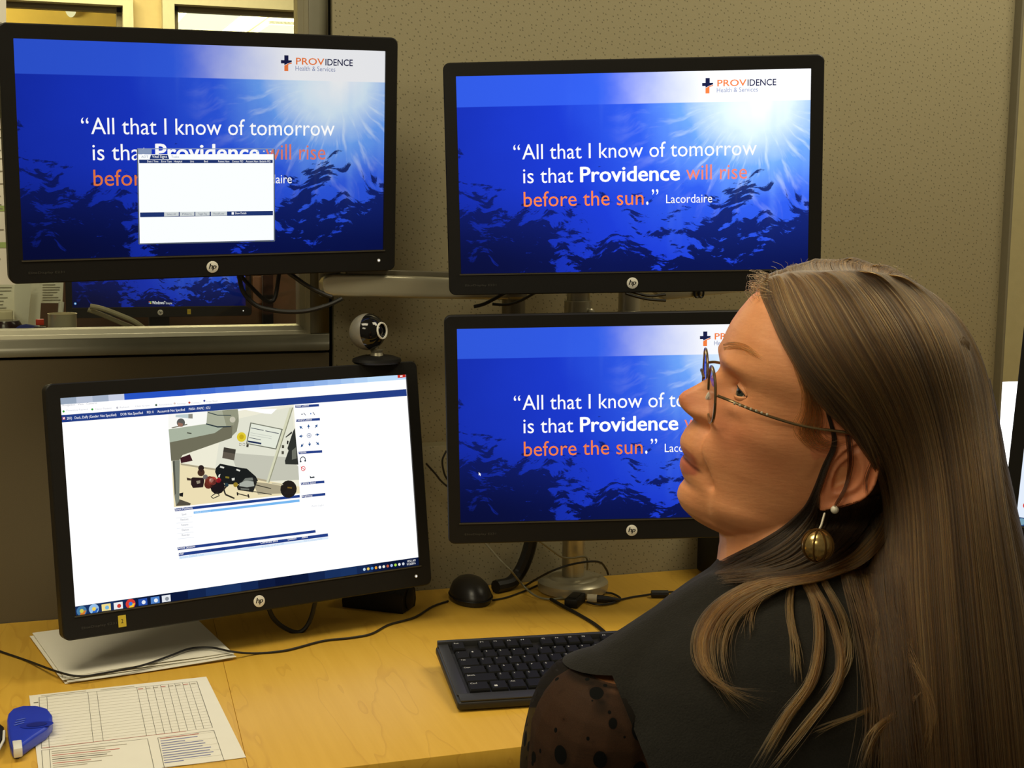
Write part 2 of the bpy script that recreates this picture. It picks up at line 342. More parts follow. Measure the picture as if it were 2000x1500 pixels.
def rrect(x0, x1, y0, y1, r, n=5):
    pts = []
    for cx, cy, a in ((x1 - r, y0 + r, -90), (x1 - r, y1 - r, 0), (x0 + r, y1 - r, 90), (x0 + r, y0 + r, 180)):
        for k in range(n + 1):
            t = math.radians(a + 90 * k / n); pts.append((cx + r * math.cos(t), cy + r * math.sin(t)))
    return pts
def slide_mat(name, strength, S, yband):
    m, t = newmat(name); p = t.pos(); sp = t.n('ShaderNodeSeparateXYZ', None, Vector=p); x, y = sp.outputs[0], sp.outputs[1]
    dx = t.m('SUBTRACT', x, S[0]); dy = t.m('SUBTRACT', y, S[1])
    d = t.m('SQRT', t.m('ADD', t.m('MULTIPLY', t.m('MULTIPLY', dx, dx), .75), t.m('MULTIPLY', dy, dy)))
    wob = t.noise(p, 14, 4)
    d2 = t.m('ADD', d, t.m('MULTIPLY', t.m('SUBTRACT', wob, .5), .05))
    rp = t.n('ShaderNodeValToRGB', None, Fac=t.m('DIVIDE', d2, .45)); e = rp.color_ramp.elements
    stops = [(0, (255, 255, 255)), (.10, (220, 240, 255)), (.20, (110, 165, 250)), (.34, (48, 92, 232)), (.55, (28, 58, 205)), (1, (20, 40, 158))]
    e[0].position = 0; e[0].color = lin(stops[0][1]) + (1,); e[1].position = 1; e[1].color = lin(stops[-1][1]) + (1,)
    for q, c in stops[1:-1]: k = e.new(q); k.color = lin(c) + (1,)
    ang = t.m('ARCTAN2', dy, dx)
    rv = t.n('ShaderNodeCombineXYZ', None, X=t.m('MULTIPLY', t.m('ADD', ang, t.m('MULTIPLY', t.m('SUBTRACT', t.noise(p, 9, 2), .5), .45)), 5.0), Y=t.m('MULTIPLY', d, 9.0), Z=0.0).outputs[0]
    rn = t.smooth(t.noise(rv, 2.2, 3, .55), .48, .78); fall = t.m('MULTIPLY', t.smooth(d, .03, .06), t.smooth(d, .2, .05))
    below = t.smooth(dy, .0, -.02)
    col = t.mix(t.m('MULTIPLY', t.m('MULTIPLY', rn, fall), t.m('MULTIPLY', below, .6)), rp.outputs[0], lin((235, 248, 255)))
    # soft vertical shafts lower down
    sv = t.mapping(p, (26, 2.2, 1), (0, 0, .12)); sh = t.smooth(t.noise(sv, 1.0, 2), .52, .75)
    col = t.mix(t.m('MULTIPLY', t.m('MULTIPLY', sh, t.smooth(d, .26, .08)), .25), col, lin((150, 200, 255)))
    # water surface: dark ripples growing towards the bottom
    wx = t.m('MULTIPLY_ADD', t.noise(p, 11, 2), .09, y); wq = t.n('ShaderNodeCombineXYZ', None, X=x, Y=wx, Z=0.0).outputs[0]
    wv = t.mapping(wq, (17, 48, 1), (0, 0, .12)); w1 = t.noise(wv, 1.3, 6, .62); wv2 = t.mapping(p, (9, 16, 1), (0, 0, .15)); w2 = t.noise(wv2, 1.0, 3, .5)
    hgt = t.m('ADD', t.m('MULTIPLY', w1, .6), t.m('MULTIPLY', w2, .55))
    thr = t.n('ShaderNodeMapRange', None, i0=t.m('ADD', y, t.m('MULTIPLY', t.m('ABSOLUTE', t.m('ADD', x, -.03)), -.22)), i1=-.16, i2=.02, i3=.46, i4=.80).outputs[0]
    fine = t.noise(t.mapping(wq, (62, 150, 1), (0, 0, .15)), 1.0, 3, .6)
    hgt = t.m('ADD', hgt, t.m('MULTIPLY', t.m('SUBTRACT', fine, .5), .30))
    msk = t.smooth(t.m('SUBTRACT', hgt, thr), -.015, .03)
    deep = t.mix(t.smooth(y, -.143, -.06), lin((9, 13, 48)), lin((16, 26, 92)))
    col = t.mix(t.m('MULTIPLY', msk, .92), col, deep)
    edge = t.m('MULTIPLY', t.smooth(x, -.02, -.26), t.smooth(y, .0, -.14)); col = t.mix(t.m('MULTIPLY', edge, .7), col, lin((10, 14, 50)))
    # translucent title band
    bm_ = t.smooth(t.m('ADD', y, t.m('MULTIPLY', x, 0.0)), yband - .0006, yband + .0006)
    wht = t.smooth(t.m('ADD', x, t.m('MULTIPLY', t.m('SUBTRACT', wob, .5), .07)), -.06, .13)
    bandc = t.mix(t.m('MULTIPLY', wht, .95), t.mix(.6, col, lin((58, 104, 240))), (1, 1, 1))
    col = t.mix(bm_, col, bandc)
    t.out(t.n('ShaderNodeEmission', None, Color=col, Strength=strength).outputs[0]); return m

TRP = PT['TR']; s_ = lambda x, y: scr(TRP, x, y)
SUN = s_(1478, 196); YB = (s_(893, 209)[1] + s_(1582, 196)[1]) / 2
def slide_text(g, M, z=.0004, glow=1.0, white=1, orange=2, navy=3, grey=4, lor=5):
    b0 = s_(1020, 311)[0], (s_(1020, 311)[1] + s_(1478, 303)[1]) / 2
    def row(body, xa, ya, xb, yb, cap, mi, bold=0.0, heavy=0.0):
        a, b = s_(xa, ya), s_(xb, yb); y = (a[1] + b[1]) / 2
        if heavy:
            for k, (dx, dy) in enumerate(((-1, 0), (1, 0), (0, .6), (0, -.6), (.7, .4), (-.7, -.4))): q = heavy / 1343.0; write(g, body, (a[0] + q * (dx + 1), y + dy * q), (b[0] + q * (dx - 1), y + dy * q), cap / 1343.0, z + .00003 * k, mi)
        else: write(g, body, (a[0], y), (b[0], y), cap / 1343.0, z, mi, bold)
    row('\u201c', 1003, 313, 1016, 313, 29, white); row('All that I know of tomorrow', 1020, 311, 1478, 303, 28, white)
    row('is that', 1022, 358, 1120, 356, 28, white); row('Providence', 1133, 355.5, 1328, 352, 28, white, .0, 1.0); row('will rise', 1340, 351.5, 1459, 348.5, 28, lor)
    row('before the sun', 1023, 404, 1257, 399.5, 28, orange); row('.', 1262, 399, 1266.5, 399, 28, white, .02); row('\u201d', 1273, 400, 1286, 400, 29, white)
    row('Lacordaire', 1301, 397, 1391, 395, 16, white)
    c = s_(1382, 167); u = 1 / 1343.0
    # cross of the sign on the slide: navy above a rising orange sweep
    g.poly2([(c[0] - 4 * u, c[1] + 14 * u), (c[0] - 4 * u, c[1] + 5 * u), (c[0] - 10.5 * u, c[1] + 5 * u), (c[0] - 10.5 * u, c[1] - 1 * u), (c[0] - 4 * u, c[1] - 1 * u), (c[0] - 4 * u, c[1] - 4 * u), (c[0] + 2 * u, c[1] - 1 * u), (c[0] + 10.5 * u, c[1] + 2 * u), (c[0] + 10.5 * u, c[1] + 5 * u), (c[0] + 4 * u, c[1] + 5 * u), (c[0] + 4 * u, c[1] + 14 * u)], z, navy)
    g.poly2([(c[0] - 4 * u, c[1] - 5 * u), (c[0] - 4 * u, c[1] - 15 * u), (c[0] + 3.6 * u, c[1] - 15 * u), (c[0] + 3.6 * u, c[1] - 2.6 * u), (c[0] - 0 * u, c[1] - 3.4 * u)], z, orange)
    g.poly2([(c[0] - 3 * u, c[1] - 4.6 * u), (c[0] + 3.6 * u, c[1] - 2.8 * u), (c[0] + 10.5 * u, c[1] - 1 * u), (c[0] + 10.5 * u, c[1] + 1.2 * u), (c[0] + 2 * u, c[1] - 1.6 * u)], z, orange)
    row('PROV', 1401, 168.5, 1458, 167.5, 11.5, orange, .012); row('IDENCE', 1460, 167.5, 1516, 166.5, 11.5, navy, .012)
    row('Health & Services', 1400, 180.5, 1480, 179, 8.5, grey)

def make_monitor(label, pose, screen_g, screen_mats, stand=None, sticker=None, ghost=True):
    c, R = pose
    r = thing('monitor', label, 'monitor', c, R, 'wide black desktop monitors')
    X0, X1, Y0, Y1 = -HW - .0185, HW + .0185, -HH - .0315, HH + .0195
    O = rrect(X0, X1, Y0, Y1, .010); Oi = rrect(X0 + .0015, X1 - .0015, Y0 + .0015, Y1 - .0015, .0088)
    n = len(O); I = rrect(-HW, HW, -HH, HH, .0006); z1 = .0035
    g = G(); ring = lambda P, z: [(a, b, z) for a, b in P]
    g.loft([ring(I, -.002), ring(I, z1 - .0004), ring(Oi, z1), ring(O, z1 - .0015), ring(O, -.016)], 0, cap=False)
    obj('bezel', g, BZ, r, True)
    g = G(); O2 = rrect(X0 + .012, X1 - .012, Y0 + .012, Y1 - .012, .02)
    g.loft([ring(O, -.0165), ring(rrect(X0 + .003, X1 - .003, Y0 + .003, Y1 - .003, .012), -.026), ring(O2, -.034), ring(rrect(X0 + .07, X1 - .07, Y0 + .06, Y1 - .06, .03), -.05)], 0)
    obj('housing', g, BZ2, r, True)
    obj('screen', screen_g, screen_mats, r, True, smooth=False)
    g = G(); g.box((0, -HH - .0012, z1 + .0002), (2 * HW + .004, .0016, .0016)); obj('screen_lip', g, STRIP, r, True)
    lc = (-.0015, -HH - .0172); g = G(); g.lathe([(.0083, z1 - .001), (.0083, z1 + .0006), (.0078, z1 + .0009)], (lc[0], lc[1], 0))
    lg = obj('logo_badge', g, BADGE, r, True, label='round silver maker badge')
    g = G(); zz = z1 + .0011
    write(g, 'h', (lc[0] - .0052, lc[1] - .0022), (lc[0] - .0006, lc[1] - .0022), .0070, zz, 0, .0, .28)
    write(g, 'p', (lc[0] + .0002, lc[1] - .0022), (lc[0] + .0048, lc[1] - .0022), .0066, zz, 0, .0, .28)
    for dx_ in (-.00022, .00022):
        write(g, 'h', (lc[0] - .0052 + dx_, lc[1] - .0022), (lc[0] - .0006 + dx_, lc[1] - .0022), .0070, zz + .00003, 0, .0, .28); write(g, 'p', (lc[0] + .0002 + dx_, lc[1] - .0022), (lc[0] + .0048 + dx_, lc[1] - .0022), .0066, zz + .00003, 0, .0, .28)
    obj('logo_lettering', g, BADGED, lg, True, smooth=False)
    g = G(); g.lathe([(.0024, z1 - .001), (.0024, z1 + .0005)], (HW - .0075, -HH - .0155, 0)); pb = obj('power_button', g, pm('led_white', (205, 205, 205), .4), r, True, label='small white power button')
    g = G(); g.disc2((HW - .0075, -HH - .0155), .0013, z1 + .0008, 0); obj('power_light', g, em('led', (255, 255, 255), 1.0), pb, True)
    if ghost:
        g = G(); write(g, 'EliteDisplay E231', (-HW + .006, -HH - .0185), (-HW + .052, -HH - .0185), .0028, z1 + .0006, 0); obj('model_lettering', g, GHOST, r, True, smooth=False)
    if sticker:
        g = G(); g.box((sticker, -HH - .016, z1 + .0003), (.0105, .0155, .0006)); st = obj('sticker', g, pm('yellow_label', (205, 180, 50), .7), r, True, label='small yellow sticker')
        g = G(); write(g, '2', (sticker - .0014, -HH - .0185), (sticker + .0014, -HH - .0185), .005, z1 + .0008, 0); obj('sticker_lettering', g, BADGED, st, True, smooth=False)
    return r
def slide_screen(strength, key):
    g = G(); g.poly2([(-HW, -HH), (HW, -HH), (HW, HH), (-HW, HH)], 0, 0); slide_text(g, None)
    k = strength
    return g, [slide_mat('slide_' + key, strength, SUN, YB), em('text_white', (255, 255, 255), max(.95, min(1.0, k))), em('text_orange', (244, 128, 66), k), em('text_navy', (28, 32, 70), k), em('text_grey', (140, 150, 185), k), em('text_salmon', (236, 130, 112), k),
               em('popup_white', (252, 255, 255), max(k, 1.0)), em('popup_navy', (36, 58, 120), k), em('popup_grey', (150, 168, 200), k), em('popup_button', (226, 232, 232), k), em('popup_text', (120, 130, 150), k), em('popup_dark', (96, 106, 118), k)]

# upper right, lower right
g, ms = slide_screen(1.15, 'upper_right'); make_monitor('wide black monitor with blue quote slide at upper right on the arm', PT['TR'], g, ms)
g, ms = slide_screen(1.0, 'lower_right'); cu = scr(PT['LR'], 935, 926)
g.poly2([(cu[0], cu[1] + .003), (cu[0], cu[1] - .002), (cu[0] + .0012, cu[1] - .0008), (cu[0] + .0022, cu[1] - .003), (cu[0] + .003, cu[1] - .0026), (cu[0] + .002, cu[1] - .0006), (cu[0] + .0036, cu[1] - .0004)], .0005, 1)
make_monitor('wide black monitor with blue quote slide half hidden by the woman\'s face', PT['LR'], g, ms)
# upper left with a pop-up window
g, ms = slide_screen(.8, 'upper_left'); pT = PT['TL']
def r_(x, y): return scr(pT, 260 + x / 6.667, 280 + y / 6.667)
def quad(g, f, pts, z, mi): g.poly2([f(*p) for p in pts], z, mi)
def wr(g, f, body, xa, ya, xb, yb, cap, z, mi, bold=0.0): write(g, body, f(xa, ya), f(xb, yb), cap, z, mi, bold)
for a, b, w in (((55, 70), (1835, 72), 10), ((1835, 72), (1840, 1270), 14), ((1840, 1270), (75, 1310), 14), ((75, 1310), (55, 70), 14)):
    g.line2(r_(*a), r_(*b), w / 6.667 / 1400, .0006, 11 if w > 10 else 8)
quad(g, r_, [(65, 142), (1826, 142), (1830, 1258), (85, 1302)], .0008, 6)
quad(g, r_, [(62, 76), (240, 76), (240, 140), (64, 140)], .00055, 8)
quad(g, r_, [(75, 212), (1815, 214), (1815, 255), (78, 258)], .001, 7); quad(g, r_, [(230, 148), (450, 148), (468, 205), (212, 208)], .001, 7)
quad(g, r_, [(88, 900), (1818, 878), (1818, 935), (90, 960)], .001, 7)
wr(g, r_, 'ADT', 105, 188, 195, 188, .0028, .001, 8); wr(g, r_, 'Vital Signs', 245, 188, 438, 188, .0034, .0012, 6); wr(g, r_, 'Tasks', 495, 188, 595, 188, .0028, .001, 8)
for bdy, a, b in (('Date / Time', 180, 325), ('Error Type', 365, 500), ('Hospital', 530, 635), ('Unit', 740, 790), ('Bed', 920, 970), ('Patient Num', 1105, 1250), ('Census PID', 1285, 1430), ('Account Num', 1465, 1625), ('Bedside PID', 1645, 1785)):
    wr(g, r_, bdy, a, 245, b, 245, .0024, .0012, 6)
for bdy, a, b in (('Select All', 402, 592), ('Filters', 605, 795), ('Toggle Flag', 807, 995), ('Read/Late', 1010, 1220)):
    dy = -(a - 400) * .012
    quad(g, r_, [(a, 895 + dy), (b, 893 + dy), (b, 945 + dy), (a, 950 + dy)], .0012, 9); wr(g, r_, bdy, a + 35, 933 + dy, b - 38, 931 + dy, .0025, .0014, 10)
quad(g, r_, [(1280, 895), (1309, 895), (1309, 926), (1280, 926)], .0012, 6); wr(g, r_, 'Show Details', 1325, 922, 1472, 920, .0028, .0012, 6)
for k in (1610, 1690, 1775): quad(g, r_, [(k, 95), (k + 22, 95), (k + 22, 112), (k, 112)], .0009, 9)
make_monitor('wide black monitor at upper left showing a white pop-up window over the slide', pT, g, ms)

# lower left: patient camera program, traced from the pixels onto its screen plane
pL = PT['LL']; g = G(); LM = []; LI = {}
def cm_(rgb, s=1.0):
    k = (rgb, s)
    if k not in LI: LI[k] = len(LM); LM.append(em('ui_%d_%d_%d' % rgb, rgb, s))
    return LI[k]
def q_(x, y): return scr(pL, 310 + x / 4.546, 770 + y / 4.546)
def u_(x, y): return scr(pL, 80 + x / 2.5, 680 + y / 2.5)
W_ = cm_((255, 255, 255), 1.05); NV = cm_((36, 62, 134)); 
g.poly2([(-HW, -HH), (HW, -HH), (HW, HH), (-HW, HH)], 0, W_)
def Q(pts, rgb, z=.0006, f=q_): quad(g, f, pts, z, cm_(rgb))
yt = HH; n_ = 24
for k in range(n_):
    a, b = -HW + 2 * HW * k / n_, -HW + 2 * HW * (k + 1) / n_; s = (k + .5) / n_
    if s < .15: c = (150 + (k * 37) % 60, 165 + (k * 31) % 50, 185 + (k * 29) % 45)
    else:
        w = max(0, min(1, (s - .3) / .6)); c = (int(40 + 150 * w), int(84 + 136 * w), int(196 + 54 * w))
    h0 = .0085 - .0012 * s; g.poly2([(a, yt - h0), (b, yt - h0), (b, yt), (a, yt)], .0003, cm_(c))
Q([(1740, 130), (1779, 127), (1780, 142), (1741, 146)], (200, 50, 36), .0006, u_); Q([(1752, 134), (1764, 133), (1765, 138), (1753, 140)], (255, 255, 255), .0008, u_)
wr(g, u_, 'Navigation   View   Cameras', 102, 284, 274, 272, .0024, .0006, cm_((176, 176, 186)))
for bdy, a, b, ya in (('Previous Patient', 124, 230, 303), ('Next Patient', 266, 345, 296), ('Refresh', 385, 430, 288), ('Clear Screen', 460, 530, 282), ('Annotations', 575, 640, 275), ('Settings', 665, 706, 270), ('Connect', 735, 780, 266), ('Snap Shot', 806, 862, 259)):
    wr(g, u_, bdy, a, ya + 6, b, ya + 6 - (b - a) * .07, .0022, .0006, cm_((192, 194, 204)))
for x, y, c in ((110, 309, (60, 160, 60)), (250, 299, (60, 160, 60)), (372, 291, (190, 190, 200)), (562, 278, (60, 90, 70)), (652, 270, (220, 200, 190)), (724, 266, (190, 70, 60)), (797, 257, (60, 70, 150))):
    g.disc2(u_(x, y), .0015, .0006, cm_(c), 10)
Q([(97, 327), (1783, 200), (1786, 233), (99, 363)], (36, 62, 134), .0006, u_)
wr(g, u_, '203)   Duck, Daffy (Gender: Not Specified)     DOB: Not Specified     PID: 0     Account #: Not Specified     PHSA : PAMC : ICU', 126, 349, 826, 296, .0032, .0009, W_)
Q([(104, 337), (117, 336), (118, 349), (105, 350)], (190, 50, 40), .0008, u_); g.line2(u_(107, 339), u_(115, 347), .0008, .001, W_); g.line2(u_(115, 338), u_(107, 348), .0008, .001, W_)
# live camera picture
Q([(85, 215), (1197, 92), (1252, 880), (135, 1002)], (238, 235, 214), .0004)
Q([(85, 175), (700, 135), (705, 220), (85, 310)], (250, 250, 244), .0005)
Q([(560, 250), (1180, 110), (1238, 700), (960, 770), (500, 660)], (226, 226, 208), .0005)
Q([(640, 520), (1140, 560), (1238, 640), (1245, 760), (960, 770), (700, 700)], (196, 196, 180), .00052)
Q([(180, 610), (500, 660), (960, 768), (1248, 820), (1252, 880), (135, 1002), (120, 700)], (236, 222, 180), .0006)
Q([(195, 612), (500, 660), (960, 762), (955, 778), (500, 676), (195, 628)], (176, 166, 138), .00065)
Q([(830, 775), (960, 790), (1100, 815), (1110, 880), (880, 890)], (170, 160, 132), .00065)
Q([(730, 132), (1050, 128), (1000, 176), (940, 172)], (255, 255, 255), .0006)
Q([(150, 182), (300, 174), (300, 216), (148, 204)], (190, 205, 206), .0006); Q([(262, 176), (300, 174), (300, 216), (262, 214)], (140, 138, 128), .0007)
g.disc2(q_(195, 252), .0058, .0008, cm_((92, 92, 88)), 16); Q([(168, 250), (215, 262), (208, 288), (170, 285)], (150, 110, 92), .0009)
Q([(110, 295), (250, 262), (254, 272), (120, 302)], (120, 118, 100), .0007)
Q([(85, 312), (430, 262), (640, 285), (690, 292), (650, 312), (95, 428)], (170, 180, 160), .0010)
Q([(95, 428), (650, 312), (690, 292), (706, 200), (660, 330), (645, 388), (210, 540), (180, 585), (108, 592)], (112, 110, 90), .0011)
Q([(660, 190), (706, 180), (708, 240), (690, 330), (650, 370), (650, 300)], (138, 138, 116), .0012)
Q([(430, 152), (700, 132), (706, 190), (660, 275), (560, 292), (420, 268)], (170, 174, 152), .0012); Q([(560, 145), (700, 132), (706, 190), (660, 275), (600, 290)], (148, 150, 126), .00125)
Q([(418, 258), (520, 284), (640, 282), (638, 292), (520, 296), (416, 268)], (38, 50, 58), .0014); Q([(436, 158), (520, 182), (640, 184), (640, 191), (520, 190), (436, 166)], (52, 66, 70), .0014)
g.disc2(q_(652, 225), .0042, .0015, cm_((196, 192, 172)), 14); Q([(250, 338), (290, 344), (286, 354), (246, 346)], (70, 72, 62), .0014)
Q([(188, 565), (275, 533), (300, 590), (196, 612)], (62, 30, 36), .0009); Q([(120, 592), (185, 585), (180, 950), (150, 992), (138, 900)], (126, 130, 116), .0012); Q([(120, 592), (140, 590), (150, 880), (138, 900)], (84, 86, 74), .0013)
Q([(150, 992), (182, 932), (282, 968), (276, 986)], (84, 78, 66), .0012); Q([(180, 880), (215, 872), (212, 910), (182, 905)], (30, 28, 28), .0013)
Q([(577, 470), (683, 490), (668, 587), (562, 566)], (96, 88, 76), .0008); Q([(577, 470), (683, 490), (677, 530), (570, 510)], (66, 62, 54), .0009)
g.disc2(q_(733, 380), .0068, .0009, cm_((222, 200, 52)), 18); g.disc2(q_(733, 378), .0034, .001, cm_((196, 168, 30)), 14)
Q([(812, 250), (1100, 309), (1042, 491), (774, 440)], (112, 114, 100), .0008); Q([(820, 260), (1088, 315), (1035, 480), (784, 434)], (228, 232, 216), .0009)
for a in ([(818, 296), (930, 318), (929, 324), (817, 302)], [(945, 322), (1065, 346), (1063, 352), (944, 328)], [(800, 382), (905, 402), (904, 407), (799, 387)]): Q(a, (60, 66, 84), .001)
Q([(791, 410), (910, 431), (907, 446), (789, 425)], (30, 44, 82), .001)
for y in (340, 360): Q([(812, y), (1000, y + 34), (1000, y + 37), (811, y + 3)], (176, 180, 172), .001)
for x in (712, 745): Q([(x, 432), (x + 20, 434), (x + 18, 460), (x, 458)], (150, 146, 130), .0009); Q([(x + 3, 438), (x + 15, 439), (x + 14, 455), (x + 3, 454)], (240, 240, 226), .001)
Q([(778, 442), (798, 445), (794, 471), (775, 468)], (66, 62, 54), .0009)
Q([(1158, 122), (1190, 118), (1080, 440), (975, 786), (952, 780), (1060, 440)], (214, 214, 184), .0011); Q([(1182, 118), (1192, 118), (978, 786), (970, 784)], (150, 150, 124), .0012)
for x, y in ((1100, 465), (1098, 518)): Q([(x - 10, y - 14), (x + 12, y - 12), (x + 10, y + 14), (x - 10, y + 14)], (84, 82, 70), .0012)
Q([(1190, 330), (1206, 300), (1238, 625), (1122, 622), (1118, 590), (1150, 500), (1140, 480)], (48, 50, 46), .001); Q([(1180, 500), (1215, 470), (1222, 570), (1180, 580)], (110, 112, 100), .0011); Q([(1122, 380), (1178, 330), (1182, 346), (1130, 384)], (54, 54, 48), .001); Q([(1138, 410), (1152, 414), (1146, 446), (1134, 440)], (40, 38, 36), .001)
Q([(505, 655), (542, 616), (735, 655), (780, 660), (860, 730), (880, 770), (700, 800), (590, 800), (520, 740), (498, 690)], (28, 30, 30), .0010)
for a in ([(545, 636), (580, 646), (574, 660), (540, 650)], [(690, 662), (722, 674), (716, 686), (684, 674)], [(645, 746), (672, 742), (670, 764), (648, 766)], [(530, 715), (545, 708), (538, 738), (525, 735)]): Q(a, (222, 222, 210), .0012)
Q([(590, 728), (624, 732), (622, 748), (590, 744)], (130, 116, 40), .0012); g.disc2(q_(680, 803), .0034, .0012, cm_((150, 126, 40)), 12)
Q([(285, 748), (300, 738), (398, 742), (402, 770), (392, 826), (302, 832), (284, 800)], (44, 30, 30), .001); Q([(330, 770), (366, 764), (366, 790), (338, 796)], (150, 140, 120), .0011); Q([(246, 740), (284, 748), (284, 766), (250, 764)], (66, 52, 42), .001)
for x, y, rr, c in ((412, 735, .0036, (112, 108, 104)), (450, 770, .0068, (120, 52, 38)), (440, 800, .0062, (96, 40, 30)), (478, 768, .006, (176, 70, 56)), (530, 765, .0036, (178, 30, 40)), (465, 765, .003, (220, 196, 176)), (520, 820, .0105, (30, 24, 26)), (490, 790, .006, (40, 28, 28)), (374, 655, .0042, (44, 32, 30)), (374, 695, .0052, (70, 46, 34)), (600, 805, .003, (40, 60, 70))):
    g.disc2(q_(x, y), rr, .0011, cm_(c), 12)
Q([(366, 660), (384, 660), (380, 690), (370, 690)], (44, 32, 30), .0011)
Q([(740, 770), (800, 735), (860, 745), (870, 780), (835, 870), (700, 850), (690, 820)], (40, 40, 38), .0013); Q([(715, 790), (770, 765), (838, 775), (845, 815), (780, 826), (712, 815)], (168, 172, 162), .0014); Q([(740, 776), (765, 745), (830, 740), (836, 765), (780, 768)], (120, 124, 116), .0014); Q([(724, 832), (800, 838), (800, 852), (724, 846)], (110, 112, 104), .0014)
for a, b, w in (((840, 800), (995, 838), 8), ((830, 862), (1000, 890), 7), ((700, 882), (795, 906), 9), ((1000, 790), (1100, 802), 10)): g.line2(q_(*a), q_(*b), w / 4.546 / 1400 * 1.0, .0013, cm_((196, 188, 160) if w == 10 else (58, 54, 44)))
for a, b in (((695, 870), (698, 898)), ((790, 888), (798, 918)), ((470, 900), (520, 870)), ((520, 870), (535, 900)), ((535, 900), (480, 925)), ((480, 925), (460, 905)), ((575, 845), (590, 890)), ((590, 890), (670, 925)), ((575, 845), (600, 815))): g.line2(q_(*a), q_(*b), .0012 if a[0] < 570 else .0022, .0013, cm_((46, 42, 36)))
g.disc2(q_(1150, 842), .0125, .0012, cm_((36, 30, 26)), 16); Q([(1110, 870), (1200, 800), (1215, 850), (1205, 884), (1108, 890)], (40, 34, 30), .0012); Q([(1140, 822), (1180, 826), (1178, 838), (1140, 834)], (120, 92, 34), .0014)
# control column
for bdy, q4, x0, x1, yb in (('Zoom Control', [(1210, 100), (1421, 87), (1422, 108), (1212, 122)], 1214, 1330, 115), ('Camera Control', [(1218, 225), (1429, 210), (1430, 232), (1220, 246)], 1222, 1356, 240), ('Volume', [(1240, 510), (1449, 496), (1450, 518), (1242, 532)], 1244, 1308, 526), ('Camera Speed', [(1260, 785), (1468, 766), (1470, 788), (1262, 806)], 1263, 1390, 800), ('Brightness', [(1268, 897), (1477, 876), (1478, 898), (1270, 920)], 1272, 1362, 913)):
    Q(q4, (36, 62, 134), .0006); wr(g, q_, bdy, x0, yb, x1, yb - (x1 - x0) * .06, .0030, .0009, W_)
AR = cm_((40, 84, 142))
for x, y, ax, ay in ((1258, 292, -1, 1), (1328, 282, 0, 1), (1400, 280, 1, 1), (1258, 373, -1, 0), (1410, 358, 1, 0), (1268, 458, -1, -1), (1338, 448, 0, -1), (1412, 440, 1, -1)):
    c = np.array(q_(x, y)); d = np.array((ax, ay), float); d /= np.linalg.norm(d); q = np.array([-d[1], d[0]]); L = .0026
    g.poly2([c + d * L, c - d * L * .6 + q * L * .85, c - d * L * .6 - q * L * .85], .0008, AR); g.line2(c, c - d * L * 1.5, .0010, .0008, AR)
c = q_(1333, 366); g.ring2(c, .0028, .0006, .0008, AR); g.line2((c[0] - .0022, c[1]), (c[0] + .0022, c[1]), .0006, .0008, AR); g.line2((c[0], c[1] - .0022), (c[0], c[1] + .0022), .0006, .0008, AR)
for a, b in (((1262, 178), (1280, 177)), ((1284, 165), (1305, 188)), ((1366, 158), (1384, 184))): g.line2(q_(*a), q_(*b), .0009, .0008, cm_((90, 100, 120)))
g.disc2(q_(1348, 173), .0010, .0008, cm_((60, 110, 180)), 8); c = q_(1278, 580); g.ring2(c, .0032, .0012, .0008, cm_((44, 56, 70)), 16, -20, 200); g.disc2((c[0] - .0036, c[1] - .0024), .0014, .0009, cm_((44, 56, 70)), 8); g.disc2((c[0] + .0034, c[1] - .002), .0014, .0009, cm_((44, 56, 70)), 8)
c = q_(1281, 660); g.ring2(c, .0026, .0009, .0008, cm_((222, 60, 60))); g.line2((c[0] - .0036, c[1] + .003), (c[0] + .0022, c[1] - .002), .0009, .0009, cm_((222, 60, 60)))
Q([(1340, 722), (1352, 735), (1378, 728), (1383, 742), (1342, 746)], (44, 54, 62), .0008); wr(g, q_, 'Auto Light', 1355, 1000, 1465, 990, .0024, .0006, cm_((206, 208, 216)))
Q([(140, 1015), (1250, 893), (1252, 916), (143, 1040)], (36, 62, 134), .0006); wr(g, q_, 'Saved Positions', 144, 1034, 298, 1018, .0031, .0009, W_)
Q([(308, 1042), (1248, 933), (1250, 955), (310, 1062)], (120, 184, 240), .0006); wr(g, q_, 'default position', 316, 1058, 460, 1043, .0028, .0009, cm_((196, 226, 250)))
for bdy, x, y in (('Save', 225, 1074), ('Restore', 228, 1120), ('Rename', 232, 1167), ('Delete', 236, 1212), ('Reorder', 240, 1258)):
    wr(g, q_, bdy, x - 5 * len(bdy), y + 3, x + 5 * len(bdy), y - 3, .0028, .0006, cm_((150, 154, 166)))
    g.line2(q_(x - 72, y + 26), q_(x + 72, y + 12), .0006, .0006, cm_((226, 230, 238)))
Q([(165, 1360), (1390, 1205), (1393, 1228), (168, 1385)], (36, 62, 134), .0006); wr(g, q_, 'Active Sessions', 170, 1378, 322, 1358, .0032, .0009, W_)
Q([(175, 1410), (1500, 1235), (1503, 1262), (178, 1437)], (36, 62, 134), .0006)
for bdy, a, b, y in (('User', 178, 222, 1428), ('Connected Since', 902, 1056, 1328), ('Location', 1145, 1220, 1297), ('Status', 1268, 1322, 1280)): wr(g, q_, bdy, a, y, b, y - (b - a) * .13, .0034, .0009, W_)
Q([(180, 1441), (1503, 1266), (1505, 1284), (182, 1464)], (222, 238, 252), .0006); wr(g, q_, 'System Default User', 186, 1459, 402, 1430, .003, .0008, cm_((172, 204, 236))); wr(g, q_, '9/13/16 10:49:53 AM', 912, 1366, 1110, 1336, .0028, .0008, cm_((186, 206, 232))); wr(g, q_, 'No Current Calls', 1290, 1312, 1450, 1290, .0028, .0008, cm_((186, 206, 232)))
